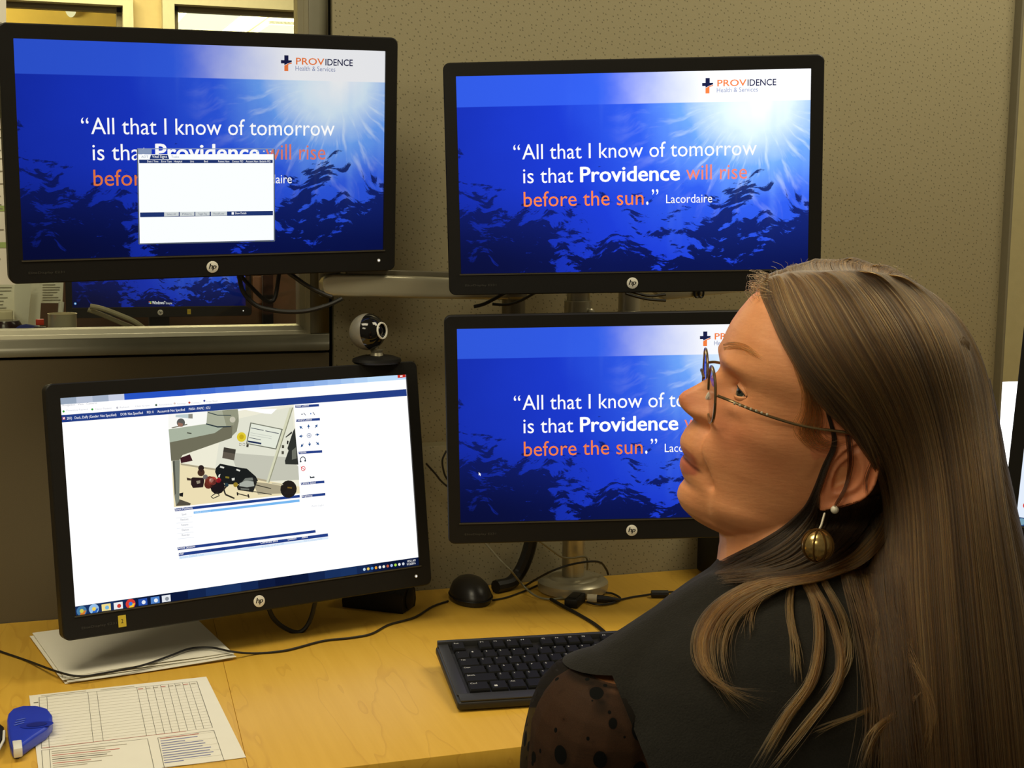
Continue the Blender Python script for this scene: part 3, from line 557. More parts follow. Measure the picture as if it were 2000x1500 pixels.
# task bar
for k in range(20):
    a, b = -HW + 2 * HW * k / 20, -HW + 2 * HW * (k + 1) / 20; w = .5 + .5 * math.sin(k * .9 + 1); g.poly2([(a, -HH), (b, -HH), (b, -HH + .0118), (a, -HH + .0118)], .0004, cm_((int(10 + 16 * w), int(20 + 30 * w), int(52 + 44 * w))))
for x, y, cs in ((198, 1283, ((70, 120, 160), (210, 120, 50), (200, 200, 80))), (258, 1273, ((150, 190, 230), (40, 100, 190), (240, 210, 90))), (437, 1248, ((216, 60, 48), (240, 196, 50), (56, 120, 210)))):
    c = u_(x, y); g.disc2(c, .0066, .0007, cm_(cs[0]), 18); g.poly2([c, (c[0] + .006, c[1]), (c[0] + .003, c[1] - .0055), (c[0] - .003, c[1] - .0055)], .0008, cm_(cs[1])); g.disc2((c[0], c[1]), .0026, .0009, cm_(cs[2]), 12)
for x, y, ca, cb in ((318, 1265, (240, 220, 140), (120, 180, 220)), (377, 1257, (235, 235, 235), (200, 60, 50)), (497, 1239, (40, 80, 170), (230, 235, 245)), (557, 1230, (80, 130, 200), (235, 240, 245)), (611, 1222, (226, 230, 236), (140, 146, 156))):
    c = u_(x, y); g.poly2([(c[0] - .006, c[1] - .0045), (c[0] + .006, c[1] - .0045), (c[0] + .006, c[1] + .0045), (c[0] - .006, c[1] + .0045)], .0007, cm_(ca)); g.disc2((c[0] + .001, c[1] - .0005), .0028, .0008, cm_(cb), 8)
for k in range(11):
    x, y = 1578 + 19 * k, 1080 - 2.7 * k; c = u_(x, y); g.disc2(c, .0022, .0007, cm_(((190, 215, 235), (230, 200, 90), (80, 150, 220), (230, 160, 50), (230, 230, 235), (240, 240, 220), (190, 90, 60), (170, 190, 240), (170, 220, 70), (235, 235, 240), (210, 215, 225))[k]), 8)
wr(g, u_, '10:52 AM', 1788, 1046, 1828, 1040, .0030, .0007, W_); wr(g, u_, '9/13/2016', 1786, 1061, 1828, 1054, .0030, .0007, W_)
LL = make_monitor('wide black monitor at lower left with a mostly white camera program, webcam on top', pL, g, LM, sticker=scr(pL, 237, 1212)[0])

# monitor behind the glass
dF = 4.3; fc = C(313, 610, dF); Rf = ortho(fc, (1, 0, 0), (0, 0, 1))[1]; pF = (fc + Rf @ np.array([.0015, HH + .0172, 0]), Rf)
g, ms = G(), None; g.poly2([(-HW, -HH), (HW, -HH), (HW, HH), (-HW, HH)], 0, 0)
f_ = lambda x, y: scr(pF, x, y)
wr(g, f_, 'Windows', 297, 594, 320, 594, .0088, .0006, 1, .02); wr(g, f_, '7', 320.5, 594, 323, 594, .0088, .0006, 1); wr(g, f_, 'Enterprise', 324, 594, 336, 594, .006, .0006, 1)
for dx, dy, mi in ((-2, 2, 2), (2, 2, 3), (-2, -2, 4), (2, -2, 5)): g.disc2((f_(293, 591)[0] + dx / 1000, f_(293, 591)[1] + dy / 1000), .002, .0006, mi, 8)
g.disc2(f_(147, 593), .0038, .0006, 4, 10); g.disc2(f_(147, 593), .0018, .0008, 1, 8)
make_monitor('black monitor with dark blue screen seen through the interior window glass', pF, g, [slide_mat('slide_beyond_glass', .75, SUN, YB), em('text_white', (240, 240, 240), .9), em('flag_red', (220, 90, 60), 1), em('flag_green', (130, 190, 80), 1), em('flag_blue', (70, 140, 220), 1), em('flag_yellow', (236, 196, 70), 1)], sticker=scr(pF, 369, 610)[0], ghost=False)
# monitor at the right edge of the frame
Rr = ortho((0, 0, 0), (0.74, -0.67, -.05), (.02, -.045, 1))[1]; pc = C(1989, 840, 2.02); pR = (pc + Rr @ np.array([HW + .0105, .006, 0]), Rr)
g = G(); g.poly2([(-HW, -HH), (HW, -HH), (HW, HH), (-HW, HH)], 0, 0); g.poly2([(-HW, HH), (-HW, HH - .03), (HW, HH - .03), (HW, HH)], .0005, 1); g.poly2([(-HW, -HH), (HW, -HH), (HW, -HH + .012), (-HW, -HH + .012)], .0005, 1)
g.disc2((-HW + .008, -HH + .006), .005, .0008, 2, 14); g.disc2((-HW + .012, -HH + .03), .005, .0008, 3, 14)
for k in range(6): g.line2((-HW + .010, HH - .15 - .02 * k), (-HW + .05, HH - .15 - .02 * k), .003, .0008, 1)
make_monitor('black monitor cut off by the right edge of the photo', pR, g, [em('edge_white', (228, 238, 252), 1.0), em('edge_blue', (60, 90, 150), .6), em('edge_orb', (120, 160, 180), 1), em('edge_red', (220, 60, 50), 1)])

# ------------------------------------------------------------------ desk
wm, t = newmat('maple_veneer'); p = t.pos()
w1 = t.noise(t.mapping(p, (60, 3.0, 20), (0, 0, -.12)), 1.6, 5, .6); w2 = t.noise(t.mapping(p, (7, 1.3, 5), (0, 0, -.12)), 1.5, 3, .55)
rg = t.m('FRACT', t.m('MULTIPLY', w2, 7.0)); rg = t.smooth(rg, .0, .16, 1, 0)
c = t.mix(w1, lin((204, 158, 52)), lin((222, 178, 72))); c = t.mix(t.m('MULTIPLY', rg, .28), c, lin((176, 124, 38)))
b = t.n('ShaderNodeBsdfPrincipled', None, Base_Color=c, Roughness=.42); b.inputs['Specular IOR Level'].default_value = .35; t.out(b.outputs[0]); WOOD = wm
yfd = (onZ(663, 1497, DESK)[1] + onZ(985, 1465, DESK)[1]) / 2
xs0, xs1 = onZ(440, 1310, DESK), onZ(485, 1500, DESK)
r = thing('desk', 'maple veneer desk under the monitors', 'desk', (.6, -.35, 0))
def slab(xa0, xa1, xb0, xb1):
    g = G(); g.prism([(xa0, yfd, DESK - .03), (xb0, yfd, DESK - .03), (xb1, -.002, DESK - .03), (xa1, -.002, DESK - .03)], (0, 0, .03)); return g
kx = (xs1[0] - xs0[0]) / (xs1[1] - xs0[1]); sx = lambda y: xs0[0] + kx * (y - xs0[1])
obj('desktop', slab(-.75, -.75, sx(yfd) - .0002, sx(0) - .0002), WOOD, r, bevel=.0006)
obj('desktop', slab(sx(yfd) + .0002, sx(0) + .0002, 2.1, 2.1), WOOD, r, bevel=.0006)
g = G(); g.box((.7, -.10, .35), (2.7, .02, .70)); obj('modesty_panel', g, FABL, r)
for x in (-.7, .75, 2.05): g = G(); g.box((x, -.33, .35), (.03, .5, .70)); obj('leg', g, pm('desk_leg', (90, 86, 74), .5), r)

# ------------------------------------------------------------------ papers
PAPER = pm('paper_white', (230, 226, 210), .9, var=.03, scale=30); INK = pm('print_ink', (96, 92, 84), .9); INKL = pm('print_ink_light', (168, 160, 142), .9); INKR = pm('print_ink_red', (190, 110, 96), .9); INKB = pm('print_ink_blue', (120, 126, 168), .9)
def sheet(BL, BR, up, z, h, curl=0.0, seed=0):
    a = np.array(BL[:2]); b = np.array(BR[:2]); ex = b - a; w = np.linalg.norm(ex); ex /= w; ey = np.array([-ex[1], ex[0]]); g = G(); nx, ny = 14, 16
    rr = np.random.default_rng(seed); ph = rr.uniform(0, 6, 4)
    vs = []
    for lay in (0, 1):
        for j in range(ny + 1):
            for i in range(nx + 1):
                u, v = i / nx, j / ny; q = a + ex * w * u + ey * h * v
                zz = z + .0004 * lay + curl * (max(0, 1 - v * 5) ** 2 * (.5 + .5 * math.sin(u * 5 + ph[0])) + .6 * max(0, u * 4 - 3) ** 2)
                vs.append((q[0], q[1], zz))
    N = (nx + 1) * (ny + 1); fs = []
    for j in range(ny):
        for i in range(nx):
            k = j * (nx + 1) + i; q4 = (k, k + 1, k + nx + 2, k + nx + 1); fs.append(tuple(i_ + N for i_ in q4)); fs.append(q4[::-1])
    rim = [i for i in range(nx + 1)] + [j * (nx + 1) + nx for j in range(1, ny + 1)] + [ny * (nx + 1) + i for i in range(nx - 1, -1, -1)] + [j * (nx + 1) for j in range(ny - 1, 0, -1)]
    for k in range(len(rim)): a_, b_ = rim[k], rim[(k + 1) % len(rim)]; fs.append((a_, b_, b_ + N, a_ + N))
    return g.add(vs, fs)
BLp, BRp = onZ(127, 1337, DESK), onZ(455, 1288, DESK)
for k in range(5):
    o = np.array([(0, 0), (.0035, -.002), (-.003, .003), (.002, .0065), (-.001, .009)][k]); an = [0, -.014, .012, -.006, .004][k]
    d = (BRp - BLp)[:2]; d = np.array([d[0] * math.cos(an) - d[1] * math.sin(an), d[0] * math.sin(an) + d[1] * math.cos(an)])
    a = BLp[:2] + o; tag(obj('paper_sheet', sheet(a, a + d, None, DESK + .0008 + .0013 * k, .216, .0018 * (k > 0), k), PAPER), 'blank white sheet in the slightly fanned pile under the lower left monitor', 'paper', 'blank sheets piled under the monitor')
zf = DESK + .0012
def fl(x, y, z=zf): return onZ(x / 2.857, 1180 + y / 2.857, z)
r = thing('form_sheet', 'printed table form lying beside the blue correction tape', 'paper', fl(600, 700, DESK))
TL, TR = onZ(57, 1360, DESK), onZ(403, 1323, DESK); ex = (TR - TL)[:2]; Wf = np.linalg.norm(ex); ey = np.array([ex[1], -ex[0]]) / Wf; Hf = Wf * 1.294
a = TL[:2] + ey * Hf
obj('sheet', sheet(a, a + ex, None, DESK + .0006, Hf), PAPER, r)
g = G()
def fln(a, b, w=.0006, mi=0):
    A, B = fl(*a), fl(*b); d = B - A; d /= np.linalg.norm(d); q = np.cross([0, 0, 1], d) * w / 2; g.add([A - q, B - q, B + q, A + q], [(0, 1, 2, 3)], mi)
for a, b in ((218, 232), (262, 275), (490, 521), (540, 576), (763, 818), (812, 872), (855, 918), (895, 960), (938, 1003), (975, 1048), (1018, 1095), (1055, 1138), (1098, 1186)):
    ta = (a - 218) / 880; fln((a, 520 - 90 * ta - (0 if a < 700 else 0)), (b, 806 - 118 * (b - 232) / 956), .0007 if a in (218, 1098) else .0005)
for k in range(18):
    v = k / 17; fln((218 + 14 * v, 520 + 286 * v), (1098 + 88 * v, 430 + 258 * v), .0004 if k else .0006, 1 if k else 0)
fln((235, 802), (1040, 708), .0012, 2); fln((232, 815), (240, 915), .0006); fln((275, 812), (283, 915), .0005); fln((823, 750), (860, 915), .0006)
for a, b in (((880, 745), (1193, 703)), ((1193, 703), (1252, 876)), ((1252, 876), (905, 910)), ((880, 745), (917, 912)), ((232, 815), (823, 750))): fln(a, b, .0006)
for k in range(5): fln((880 + 7 * k, 752 + 33 * k), (1197 + 11 * k, 712 + 32 * k), .0003, 1)
rg_ = np.random.default_rng(3)
for k in range(11):
    y = 725 + 13.5 * k; L = [240, 230, 150, 260, 270, 250, 300, 290, 310, 290, 120][k]; fln((893 + 2.4 * k, y + 25 - 0.0 * k), (893 + 2.4 * k + L * .9, y + 25 - L * .115), .0022, 3 if k != 0 else 2)
for k in range(9):
    y = 822 + 11 * k
    if y < 915: L = [420, 300, 380, 330, 310, 340, 220, 280, 200][k]; fln((288 + k, y), (288 + L, y - L * .10), .0019, (1, 1, 2, 1, 0, 1, 2, 1, 1)[k])
fln((230, 512), (480, 484), .0016, 1); fln((560, 478), (750, 458), .0016, 1)
for k in range(8): fln((770 + 42 * k, 474 - 4.3 * k), (798 + 42 * k, 471 - 4.3 * k), .0026, 1 if k % 3 else 2)
fln((188, 550), (214, 547), .0028, 0)
obj('print', g, [INK, INKL, INKR, INKB], r, smooth=False)

# ------------------------------------------------------------------ correction tape, dark slab at the edge
BLUE = pm('blue_plastic', (34, 60, 190), .3); BLUED = pm('blue_shade_dark', (20, 36, 130), .35)
out = [(40, 700), (46, 668), (70, 640), (130, 622), (210, 622), (268, 638), (295, 675), (294, 712), (262, 752), (196, 796), (140, 838), (110, 860), (72, 860), (58, 830), (46, 760)]
def zt(x, y, z): return onZ(x / 2.857, 1180 + y / 2.857, z)
base = [zt(x, y + 6, DESK + .001) for x, y in out]; r = thing('correction_tape', 'blue teardrop correction tape with a white tip', 'correction tape', zt(160, 740, DESK))
g = G(); g.prism(base, (0, 0, .015)); obj('body', g, BLUE, r, bevel=.0035, seg=3)
g = G(); cc = zt(205, 672, DESK + .0165); 
for rr, mi, dz in ((1.0, 0, 0), (.62, 1, .0004)): g.add([cc + np.array([math.cos(a) * .019 * rr, math.sin(a) * .011 * rr, dz]) for a in [2 * math.pi * k / 20 for k in range(20)]], [tuple(range(20))], mi)
obj('recess_shade', g, [pm('blue_shade_mid', (28, 50, 168), .3), BLUED], r, smooth=False)  # flat discs; shade of the thumb recess is put into their darker blues
g = G(); q = [zt(x, y, DESK + .006) for x, y in ((70, 812), (122, 806), (127, 852), (78, 862))]; g.prism(q, (0, 0, .011)); obj('tape_tip', g, pm('white_plastic', (228, 226, 216), .4), r, bevel=.001, label='white applicator tip')
g = G()
for k in range(3):
    A = zt(78 + 6 * k, 676 - 14 * k, DESK + .0166); B = zt(134 + 4 * k, 660 - 12 * k, DESK + .0166); d = B - A; q = np.cross([0, 0, 1], d / np.linalg.norm(d)) * .0013; g.add([A - q, B - q, B + q, A + q], [(0, 1, 2, 3)])
obj('print', g, pm('pale_blue_print', (84, 104, 205), .5), r, smooth=False)
g = G(); q = [onZ(x, y, DESK + .001) for x, y in ((-70, 1440), (-2, 1424), (8, 1432), (7, 1448), (-6, 1474), (-70, 1490))]; r = thing('slab', 'dark slab with a silver edge at the left photo edge', 'device', q[0]); g.prism(q, (0, 0, .008)); obj('body', g, BZ, r, bevel=.001)
g = G(); g.tube([onZ(8, 1428, DESK + .009), onZ(7, 1446, DESK + .009), onZ(-6, 1471, DESK + .009)], .0016); obj('edge_band', g, BADGE, r)

# ------------------------------------------------------------------ keyboard
KB = pm('keyboard_black', (30, 29, 28), .5); KT = pm('keycap_black', (20, 20, 20), .6, spec=.25); KR = pm('palm_edge', (46, 46, 45), .5); LEG = pm('key_legend', (200, 200, 195), .6)
F0 = onZ(894, 1374, DESK + .013); R0 = onZ(866, 1258, DESK + .034); exk = onZ(1135, 1243, DESK + .034) - R0; exk /= np.linalg.norm(exk); eyk = R0 - F0; DK = np.linalg.norm(eyk); eyk -= exk * (eyk @ exk); eyk /= np.linalg.norm(eyk); ezk = np.cross(exk, eyk)
Rk = np.array([exk, eyk, ezk]).T; r = thing('keyboard', 'black desktop keyboard in front of the woman', 'keyboard', F0, Rk); KD = DK; KW = .452
g = G(); g.prism([(0, 0, -.011), (KW, 0, -.011), (KW, KD, -.014), (0, KD, -.014)], (0, 0, .012)); obj('case', g, KB, r, True, bevel=.004, seg=3)
g = G(); g.prism([(.004, .001, .0008), (KW - .004, .001, .0008), (KW - .004, .020, .0008), (.004, .020, .0008)], (0, 0, .0022)); g.prism([(.002, .018, .0008), (.016, .018, .0008), (.016, KD - .004, .0008), (.002, KD - .004, .0008)], (0, 0, .002)); g.prism([(.002, KD - .0075, -.006), (KW - .002, KD - .0075, -.006), (KW - .002, KD - .001, -.006), (.002, KD - .001, -.006)], (0, 0, .0125)); obj('edge_trim', g, KR, r, True, bevel=.0008, label='grey raised edge')
pitch = .019; ry = (KD - .028) / 6.35
rows = [('Esc', 'F1', 'F2', 'F3', 'F4', 'F5', 'F6', 'F7', 'F8', 'F9', 'F10', 'F11', 'F12'), tuple('`1234567890-=') + ('Bksp',), ('Tab',) + tuple('QWERTYUIOP[]\\'), ('Caps',) + tuple("ASDFGHJKL;'") + ('Enter',), ('Shift',) + tuple('ZXCVBNM,./') + ('Shift',), ('Ctrl', 'win', 'Alt', '', 'Alt', 'Ctrl')]
wid = [[1] + [1] * 12, [1] * 13 + [2], [1.5] + [1] * 12 + [1.5], [1.75] + [1] * 11 + [2.25], [2.25] + [1] * 10 + [2.75], [1.5, 1.25, 1.25, 7, 1.5, 2.5]]
for ri, (rw, ws) in enumerate(zip(rows, wid)):
    yk = KD - .0085 - ry * (ri + 1) - (.006 if ri else 0); xk = .019
    for ki, (ch, w) in enumerate(zip(rw, ws)):
        if ri == 0 and ki in (1, 5, 9): xk += pitch * (.9 if ki == 1 else .55)
        x0, x1, y0_, y1_ = xk + .0011, xk + w * pitch - .0011, yk + .0011, yk + ry - .0008; xk += w * pitch
        g = G(); hk = .0062; sl = .0014
        g.loft([[(x0, y0_, .001), (x1, y0_, .001), (x1, y1_, .001), (x0, y1_, .001)], [(x0 + .0004, y0_ + .0004, .004), (x1 - .0004, y0_ + .0004, .004), (x1 - .0004, y1_ - .0004, .004), (x0 + .0004, y1_ - .0004, .004)], [(x0 + sl, y0_ + .0014, hk), (x1 - sl, y0_ + .0014, hk), (x1 - sl, y1_ - .0008, hk), (x0 + sl, y1_ - .0008, hk)]], 0)
        if ch == 'win': g.poly2([(x0 + .004, y0_ + .005), (x0 + .008, y0_ + .005), (x0 + .008, y0_ + .009), (x0 + .004, y0_ + .009)], hk + .0003, 1)
        elif ch: write(g, ch, (x0 + .0030, y1_ - .0062), (x0 + .0030 + .0021 * len(ch), y1_ - .0062), .0031, hk + .0003, 1)
        obj('key', g, [KT, LEG], r, True, smooth=False)
g = G()
for i in range(7):
    for j in range(6):
        x0 = .313 + pitch * i + (.004 if i > 2 else 0); yk = KD - .0085 - ry * (j + 1) - (.006 if j else 0); g.box((x0 + pitch / 2, yk + ry / 2, .0045), (pitch - .003, ry - .002, .008))
k = obj('keypad_keys', g, KT, r, True); k['kind'] = 'stuff'

# ------------------------------------------------------------------ mouse, speaker block, black box
mc = onZ(919, 1172, DESK); r = thing('mouse', 'black computer mouse beside the silver arm base', 'mouse', mc)
g = G(); prof = [(.031, .001), (.0325, .006), (.0315, .015), (.027, .026), (.019, .034), (.009, .0385), (.001, .0395)]
g.loft([[mc + np.array([rr_ * math.cos(a) * 1.0, rr_ * math.sin(a) * 1.5 + .004 * (z / .04), z]) for a in [2 * math.pi * k / 32 for k in range(32)]] for rr_, z in prof]); obj('body', g, pm('mouse_black', (32, 30, 28), .35), r)
g = G(); g.tube([mc + np.array([.033 * math.cos(a), .0495 * math.sin(a), .009]) for a in np.linspace(0, 2 * math.pi, 33)], .0012, 6); obj('seam', g, BZ2, r)
sa, sb = onZ(668, 1186, DESK), onZ(786, 1200, DESK); d = sb - sa; L = np.linalg.norm(d); d /= L; q = np.cross([0, 0, 1], d); r = thing('desk_speaker', 'low black block with a rounded end under the lower left monitor', 'speaker', (sa + sb) / 2)
g = G(); cs = [(0, .0005), (.05, .0005), (.054, .012), (.050, .03), (.04, .037), (.012, .037), (.002, .03), (-.002, .012)]
g.loft([[sa + d * s_ + q * (y * k + .025 * (1 - k)) + np.array([0, 0, (z - .018) * k + .018 - .018 * (1 - k)]) for y, z in cs] for s_, k in ((0, .94), (.004, 1), (L - .006, 1), (L, .96))]); obj('body', g, BZ2, r)
g = G(); ec = sb + q * .026 + np.array([0, 0, .0185]); g.lathe([(.0165, -.001), (.0165, .002), (.014, .003), (.001, .003)], ec, d); obj('end_cap', g, BZ, r)
xb0, xb1 = onY(1386, 1080, -.06), onY(1404, 1080, -.06); zb1 = onY(1390, 1040, -.06)[2]; r = thing('upright_box', 'black upright box behind the woman\'s chin', 'device', (xb0[0] + .05, -.06, DESK)); g = G(); g.box((xb0[0] + .05, -.06, DESK + .062), (.1, .1, .122)); obj('body', g, BZ2, r, bevel=.004); g = G(); g.box((xb0[0] + .05, -.1105, DESK + .062), (.086, .002, .10)); obj('front_grille', g, BZ, r)

# ------------------------------------------------------------------ monitor arm
SIL = pm('arm_silver', (178, 172, 148), .33, .55, scale=20); SILD = pm('arm_silver_dark', (120, 114, 96), .4, .5)
bc = onZ(1119, 1140, DESK + .012); yp = bc[1]; r = thing('monitor_stand', 'silver pole mounted arm stand with a round base holding the monitors', 'monitor arm', (bc[0], yp, DESK))
bc = np.array([bc[0], yp, DESK])
g = G(); g.lathe([(.052, .0005), (.0565, .003), (.058, .010), (.0575, .017), (.053, .0215), (.046, .024), (.040, .0225), (.036, .0255), (.030, .0262), (.001, .0265)], bc, n=48); obj('base', g, SIL, r)
ztop = onY(1118, 430, yp)[2]
g = G(); g.lathe([(.0185, .024), (.0185, ztop - DESK), (.001, ztop - DESK)], bc, n=32); obj('pole', g, SIL, r)
zc1, zc0 = onY(1118, 588, yp)[2], onY(1118, 616, yp)[2]
g = G(); g.lathe([(.019, 0), (.0222, .001), (.0222, zc1 - zc0), (.019, zc1 - zc0 + .001)], (bc[0], yp, zc0)); obj('collar', g, SIL, r)
kn = onY(1153, 610, yp - .02); g = G(); g.lathe([(.006, 0), (.006, .004), (.003, .006), (.001, .006)], kn, (0.2, -1, 0)); obj('screw', g, SIL, r)
jl = onY(1003, 598, yp - .01); g = G(); g.lathe([(.0185, -.03), (.0185, .012), (.0215, .016), (.0215, .030)], jl); obj('joint', g, SILD, r)
jr = onY(1229, 592, yp - .01); g = G(); g.lathe([(.0178, -.03), (.0178, -.016), (.0184, -.0155), (.0184, -.012), (.0178, -.0115), (.0178, .018), (.012, .022)], jr); obj('joint', g, SIL, r)
g = G(); g.lathe([(.021, -.02), (.021, .02)], (bc[0], yp, jl[2] - .045)); g.box(((jl[0] + bc[0]) / 2, yp - .005, jl[2] - .045), (bc[0] - jl[0], .024, .022)); g.box(((jr[0] + bc[0]) / 2, yp - .005, jl[2] - .045), (jr[0] - bc[0], .024, .022)); obj('cross_bar', g, SILD, r, bevel=.003)
# long left arm from the left joint to a rounded end below the upper left monitor
yl0 = -.105; e0 = onY(650, 556, yl0); e1 = np.array([jl[0], yp - .012, onY(1003, 566, yp - .01)[2]])
ax = e1 - e0; La = np.linalg.norm(ax); ax /= La; hz = np.array([0, 0, 1.0]) - ax * ax[2]; hz /= np.linalg.norm(hz); ny = np.cross(hz, ax)
def armsec(s, h, w, dz=0): 
    return [e0 + ax * s + ny * (w * math.copysign(abs(math.cos(a)) ** .35, math.cos(a))) + hz * (dz + h * math.copysign(abs(math.sin(a)) ** .35, math.sin(a))) for a in [2 * math.pi * (k + .5) / 24 for k in range(24)]]
g = G(); g.loft([armsec(s, h, .012) for s, h in ((-.018, .004), (-.0165, .010), (-.012, .0145), (-.004, .017), (.01, .0172), (La * .5, .0168), (La - .01, .0155), (La, .013))])
obj('lower_arm', g, SIL, r)
g = G(); g.loft([armsec(s, .0045, .006, .0205) for s in (.02, La * .5, La - .01)]); obj('arm_rib', g, SILD, r)
g = G(); g.lathe([(.014, -.018), (.0165, -.016), (.0165, .028), (.014, .030)], e0 + np.array([-.002, .012, 0])); obj('joint', g, SILD, r)
def link(a, b, rad, nm='upper_arm', m=SIL):
    g = G(); g.tube([a, b], rad, 12); obj(nm, g, m, r)
for key, st in (('TL', e0 + np.array([0, .012, .028])), ('TR', jr + np.array([0, .01, .02])), ('LR', np.array([bc[0], yp, PT['LR'][0][2]]))):
    c_, R_ = PT[key]; back = c_ - R_[:, 2] * .052; tip = np.array([back[0], back[1] + .02, back[2]]); link(st, tip, .010)
    g = G(); 
    g.box(c_ - R_[:, 2] * .0535, (.11, .11, .006), R_); obj('mount_plate', g, SILD, r)
pa = [onY(x, y, yp - .02) for x, y in ((1275, 566), (1430, 560), (1475, 562), (1475, 567), (1300, 586))]; g = G(); g.prism(pa, (0, .02, 0)); obj('cable_tray', g, SIL, r, bevel=.001)
for x in (1361, 1369): g = G(); P = [onY(x + 5 * math.cos(a), 572 + 9 * math.sin(a), yp - .024) for a in np.linspace(0, 2 * math.pi, 17)]; g.tube(P, .0018, 6); obj('cable_clip', g, BZ, r)

# ------------------------------------------------------------------ LL stand (behind), webcam
c_, R_ = PT['LL']
g = G(); bk = c_ - R_[:, 2] * .046; wl_ = np.array([bk[0] - .02, -.006, bk[2] + .04]); g.tube([bk, (bk + wl_) / 2, wl_], .016, 12); obj('wall_mount_neck', g, BZ2, LL)
g = G(); g.box(wl_ + np.array([0, .001, 0]), (.1, .008, .1)); obj('wall_mount_plate', g, BZ2, LL, bevel=.002)
wb = onY(738, 694, c_[1] - .02); wu = np.array([0, 0, 1.0]); tp = c_ + R_ @ np.array([0, HH + .0195, 0]); 
pw = (c_ - R_[:, 2] * .012, R_); lx = scr((c_, R_), 738, 690)[0]; w0 = c_ + R_ @ np.array([lx, HH + .0198, -.006])
r = thing('webcam', 'silver and black ball webcam on top of the lower left monitor', 'webcam', w0)
g = G(); g.lathe([(.034, 0), (.037, .003), (.036, .007), (.028, .010), (.022, .0115), (.001, .012)], w0 + np.array([0, 0, .0]), sx=.8); obj('foot', g, BZ2, r)
g = G(); g.lathe([(.010, .011), (.008, .016), (.010, .020)], w0); obj('neck', g, SIL, r)
wc = onY(718, 648, w0[1]); rad = .0272; fd = np.array([.62, -.72, .12]); fd /= np.linalg.norm(fd); B = basis(fd)
g = G(); g.lathe([(rad * math.cos(math.radians(a)), rad * math.sin(math.radians(a))) for a in np.linspace(-89, 18, 16)], wc, fd, n=40); obj('back_shell', g, pm('webcam_silver', (150, 146, 134), .35, .4), r)
g = G(); g.lathe([(rad * 1.004 * math.cos(math.radians(a)), rad * 1.004 * math.sin(math.radians(a))) for a in np.linspace(12, 62, 9)] + [(.011, .0262), (.0108, .0230), (.001, .0226)], wc, fd, n=40); obj('face', g, pm('gloss_black', (16, 16, 16), .08), r)
lcn = wc + fd * .0225; g = G(); g.lathe([(.0112, .002), (.0128, .0035), (.0124, .005), (.0105, .0052), (.0104, .003)], lcn, fd, cap=False); obj('lens_ring', g, BADGE, r)
g = G(); g.lathe([(.0075, .0005), (.006, .0022), (.003, .003), (.001, .0032)], lcn, fd); obj('lens', g, pm('lens_glass', (12, 12, 18), .03), r)

# ------------------------------------------------------------------ cables
CBL = pm('cable_black', (22, 21, 20), .5); CGR = pm('cable_grey', (128, 124, 100), .5); CLG = pm('cable_pale', (170, 160, 132), .5)
def cable(label, pts, rad, m=CBL, group=None, name='cable', n=8):
    g = G(); g.tube(catmull(pts, 8), rad, n); return tag(obj(name, g, m), label, 'cable', group)
yA = -.115
cable('thick black cable sagging below the upper left monitor to the arm end', [onY(x, y, yA) for x, y in ((466, 535), (475, 570), (500, 596), (530, 605), (562, 609), (600, 607), (640, 596), (668, 583))], .0033)
cable('black cable in a narrow V loop in front of the window glass', [onY(x, y, yA + .02) for x, y in ((468, 536), (490, 560), (515, 584), (529, 589), (538, 578), (545, 535))], .0031)
cable('short black cable slanting from upper left monitor to the arm', [onY(x, y, yA) for x, y in ((560, 530), (600, 558), (632, 574), (648, 580))], .0033)
cable('thick black cable looping below the lower left monitor', [onY(x, y, -.17) for x, y in ((522, 1180), (533, 1206), (552, 1224), (578, 1235), (595, 1228), (608, 1205), (618, 1165))], .0034)
mp = [(-20, 1262), (0, 1272), (52, 1290), (115, 1313), (157, 1321), (196, 1316), (273, 1301), (332, 1281), (371, 1267), (413, 1265), (455, 1273), (500, 1276), (560, 1270), (630, 1252), (683, 1246), (725, 1238), (760, 1220), (809, 1206), (844, 1185), (875, 1174)]
cable('long thin black cord running across the papers to the mouse', [onZ(x, y, DESK + (.0108 if 105 < x < 470 else .0022)) for x, y in mp], .0016)
cable('thin black cord leaving the right side of the mouse', [onZ(x, y, DESK + .002) for x, y in ((962, 1172), (980, 1169), (998, 1164), (1030, 1152), (1050, 1143))], .0015)
cable('grey cord curling in front of the silver pole', [onY(x, y, yp - .045) for x, y in ((1045, 1050), (1078, 1075), (1098, 1088), (1118, 1090), (1140, 1087), (1147, 1093), (1147, 1113))], .0016, CGR)
cable('black cord looping over the round silver base', [onZ(1026, 1144, DESK + .002)] + [onY(x, y, yp - .05) for x, y in ((1070, 1119), (1110, 1104), (1150, 1097))] + [onY(1173, 1099, yp - .03), onY(1184, 1112, yp - .01), onY(1188, 1122, yp - .005)], .0018)
P = [onY(x, y, yp + .03 - .02 * k) for k, (x, y) in enumerate(((938, 1050), (975, 1092), (998, 1115)))] + [onZ(x, y, DESK + z) for x, y, z in ((1022, 1144, .012), (1045, 1163, .004), (1070, 1170, .0025), (1106, 1168, .0025))]
cable('grey cord dropping from the lower right monitor onto the desk', P, .0017, CGR)
cable('thick black cord running from the base toward the keyboard', [onZ(x, y, DESK + .003) for x, y in ((1076, 1170), (1100, 1184), (1135, 1203), (1168, 1224), (1210, 1262))], .0028)
cable('black cable bundle hanging behind the lower right monitor', [onY(x, y, yp + .05) for x, y in ((1040, 1040), (1034, 1070), (1024, 1100), (1012, 1122))] + [onZ(996, 1139, DESK + .0112), onZ(968, 1146, DESK + .0112)], .011, n=10)
cable('thin black cord on the desk left of the shoulder', [onZ(x, y, DESK + .0025) for x, y in ((1208, 1172), (1235, 1166), (1262, 1162), (1290, 1157), (1320, 1156))], .0016)
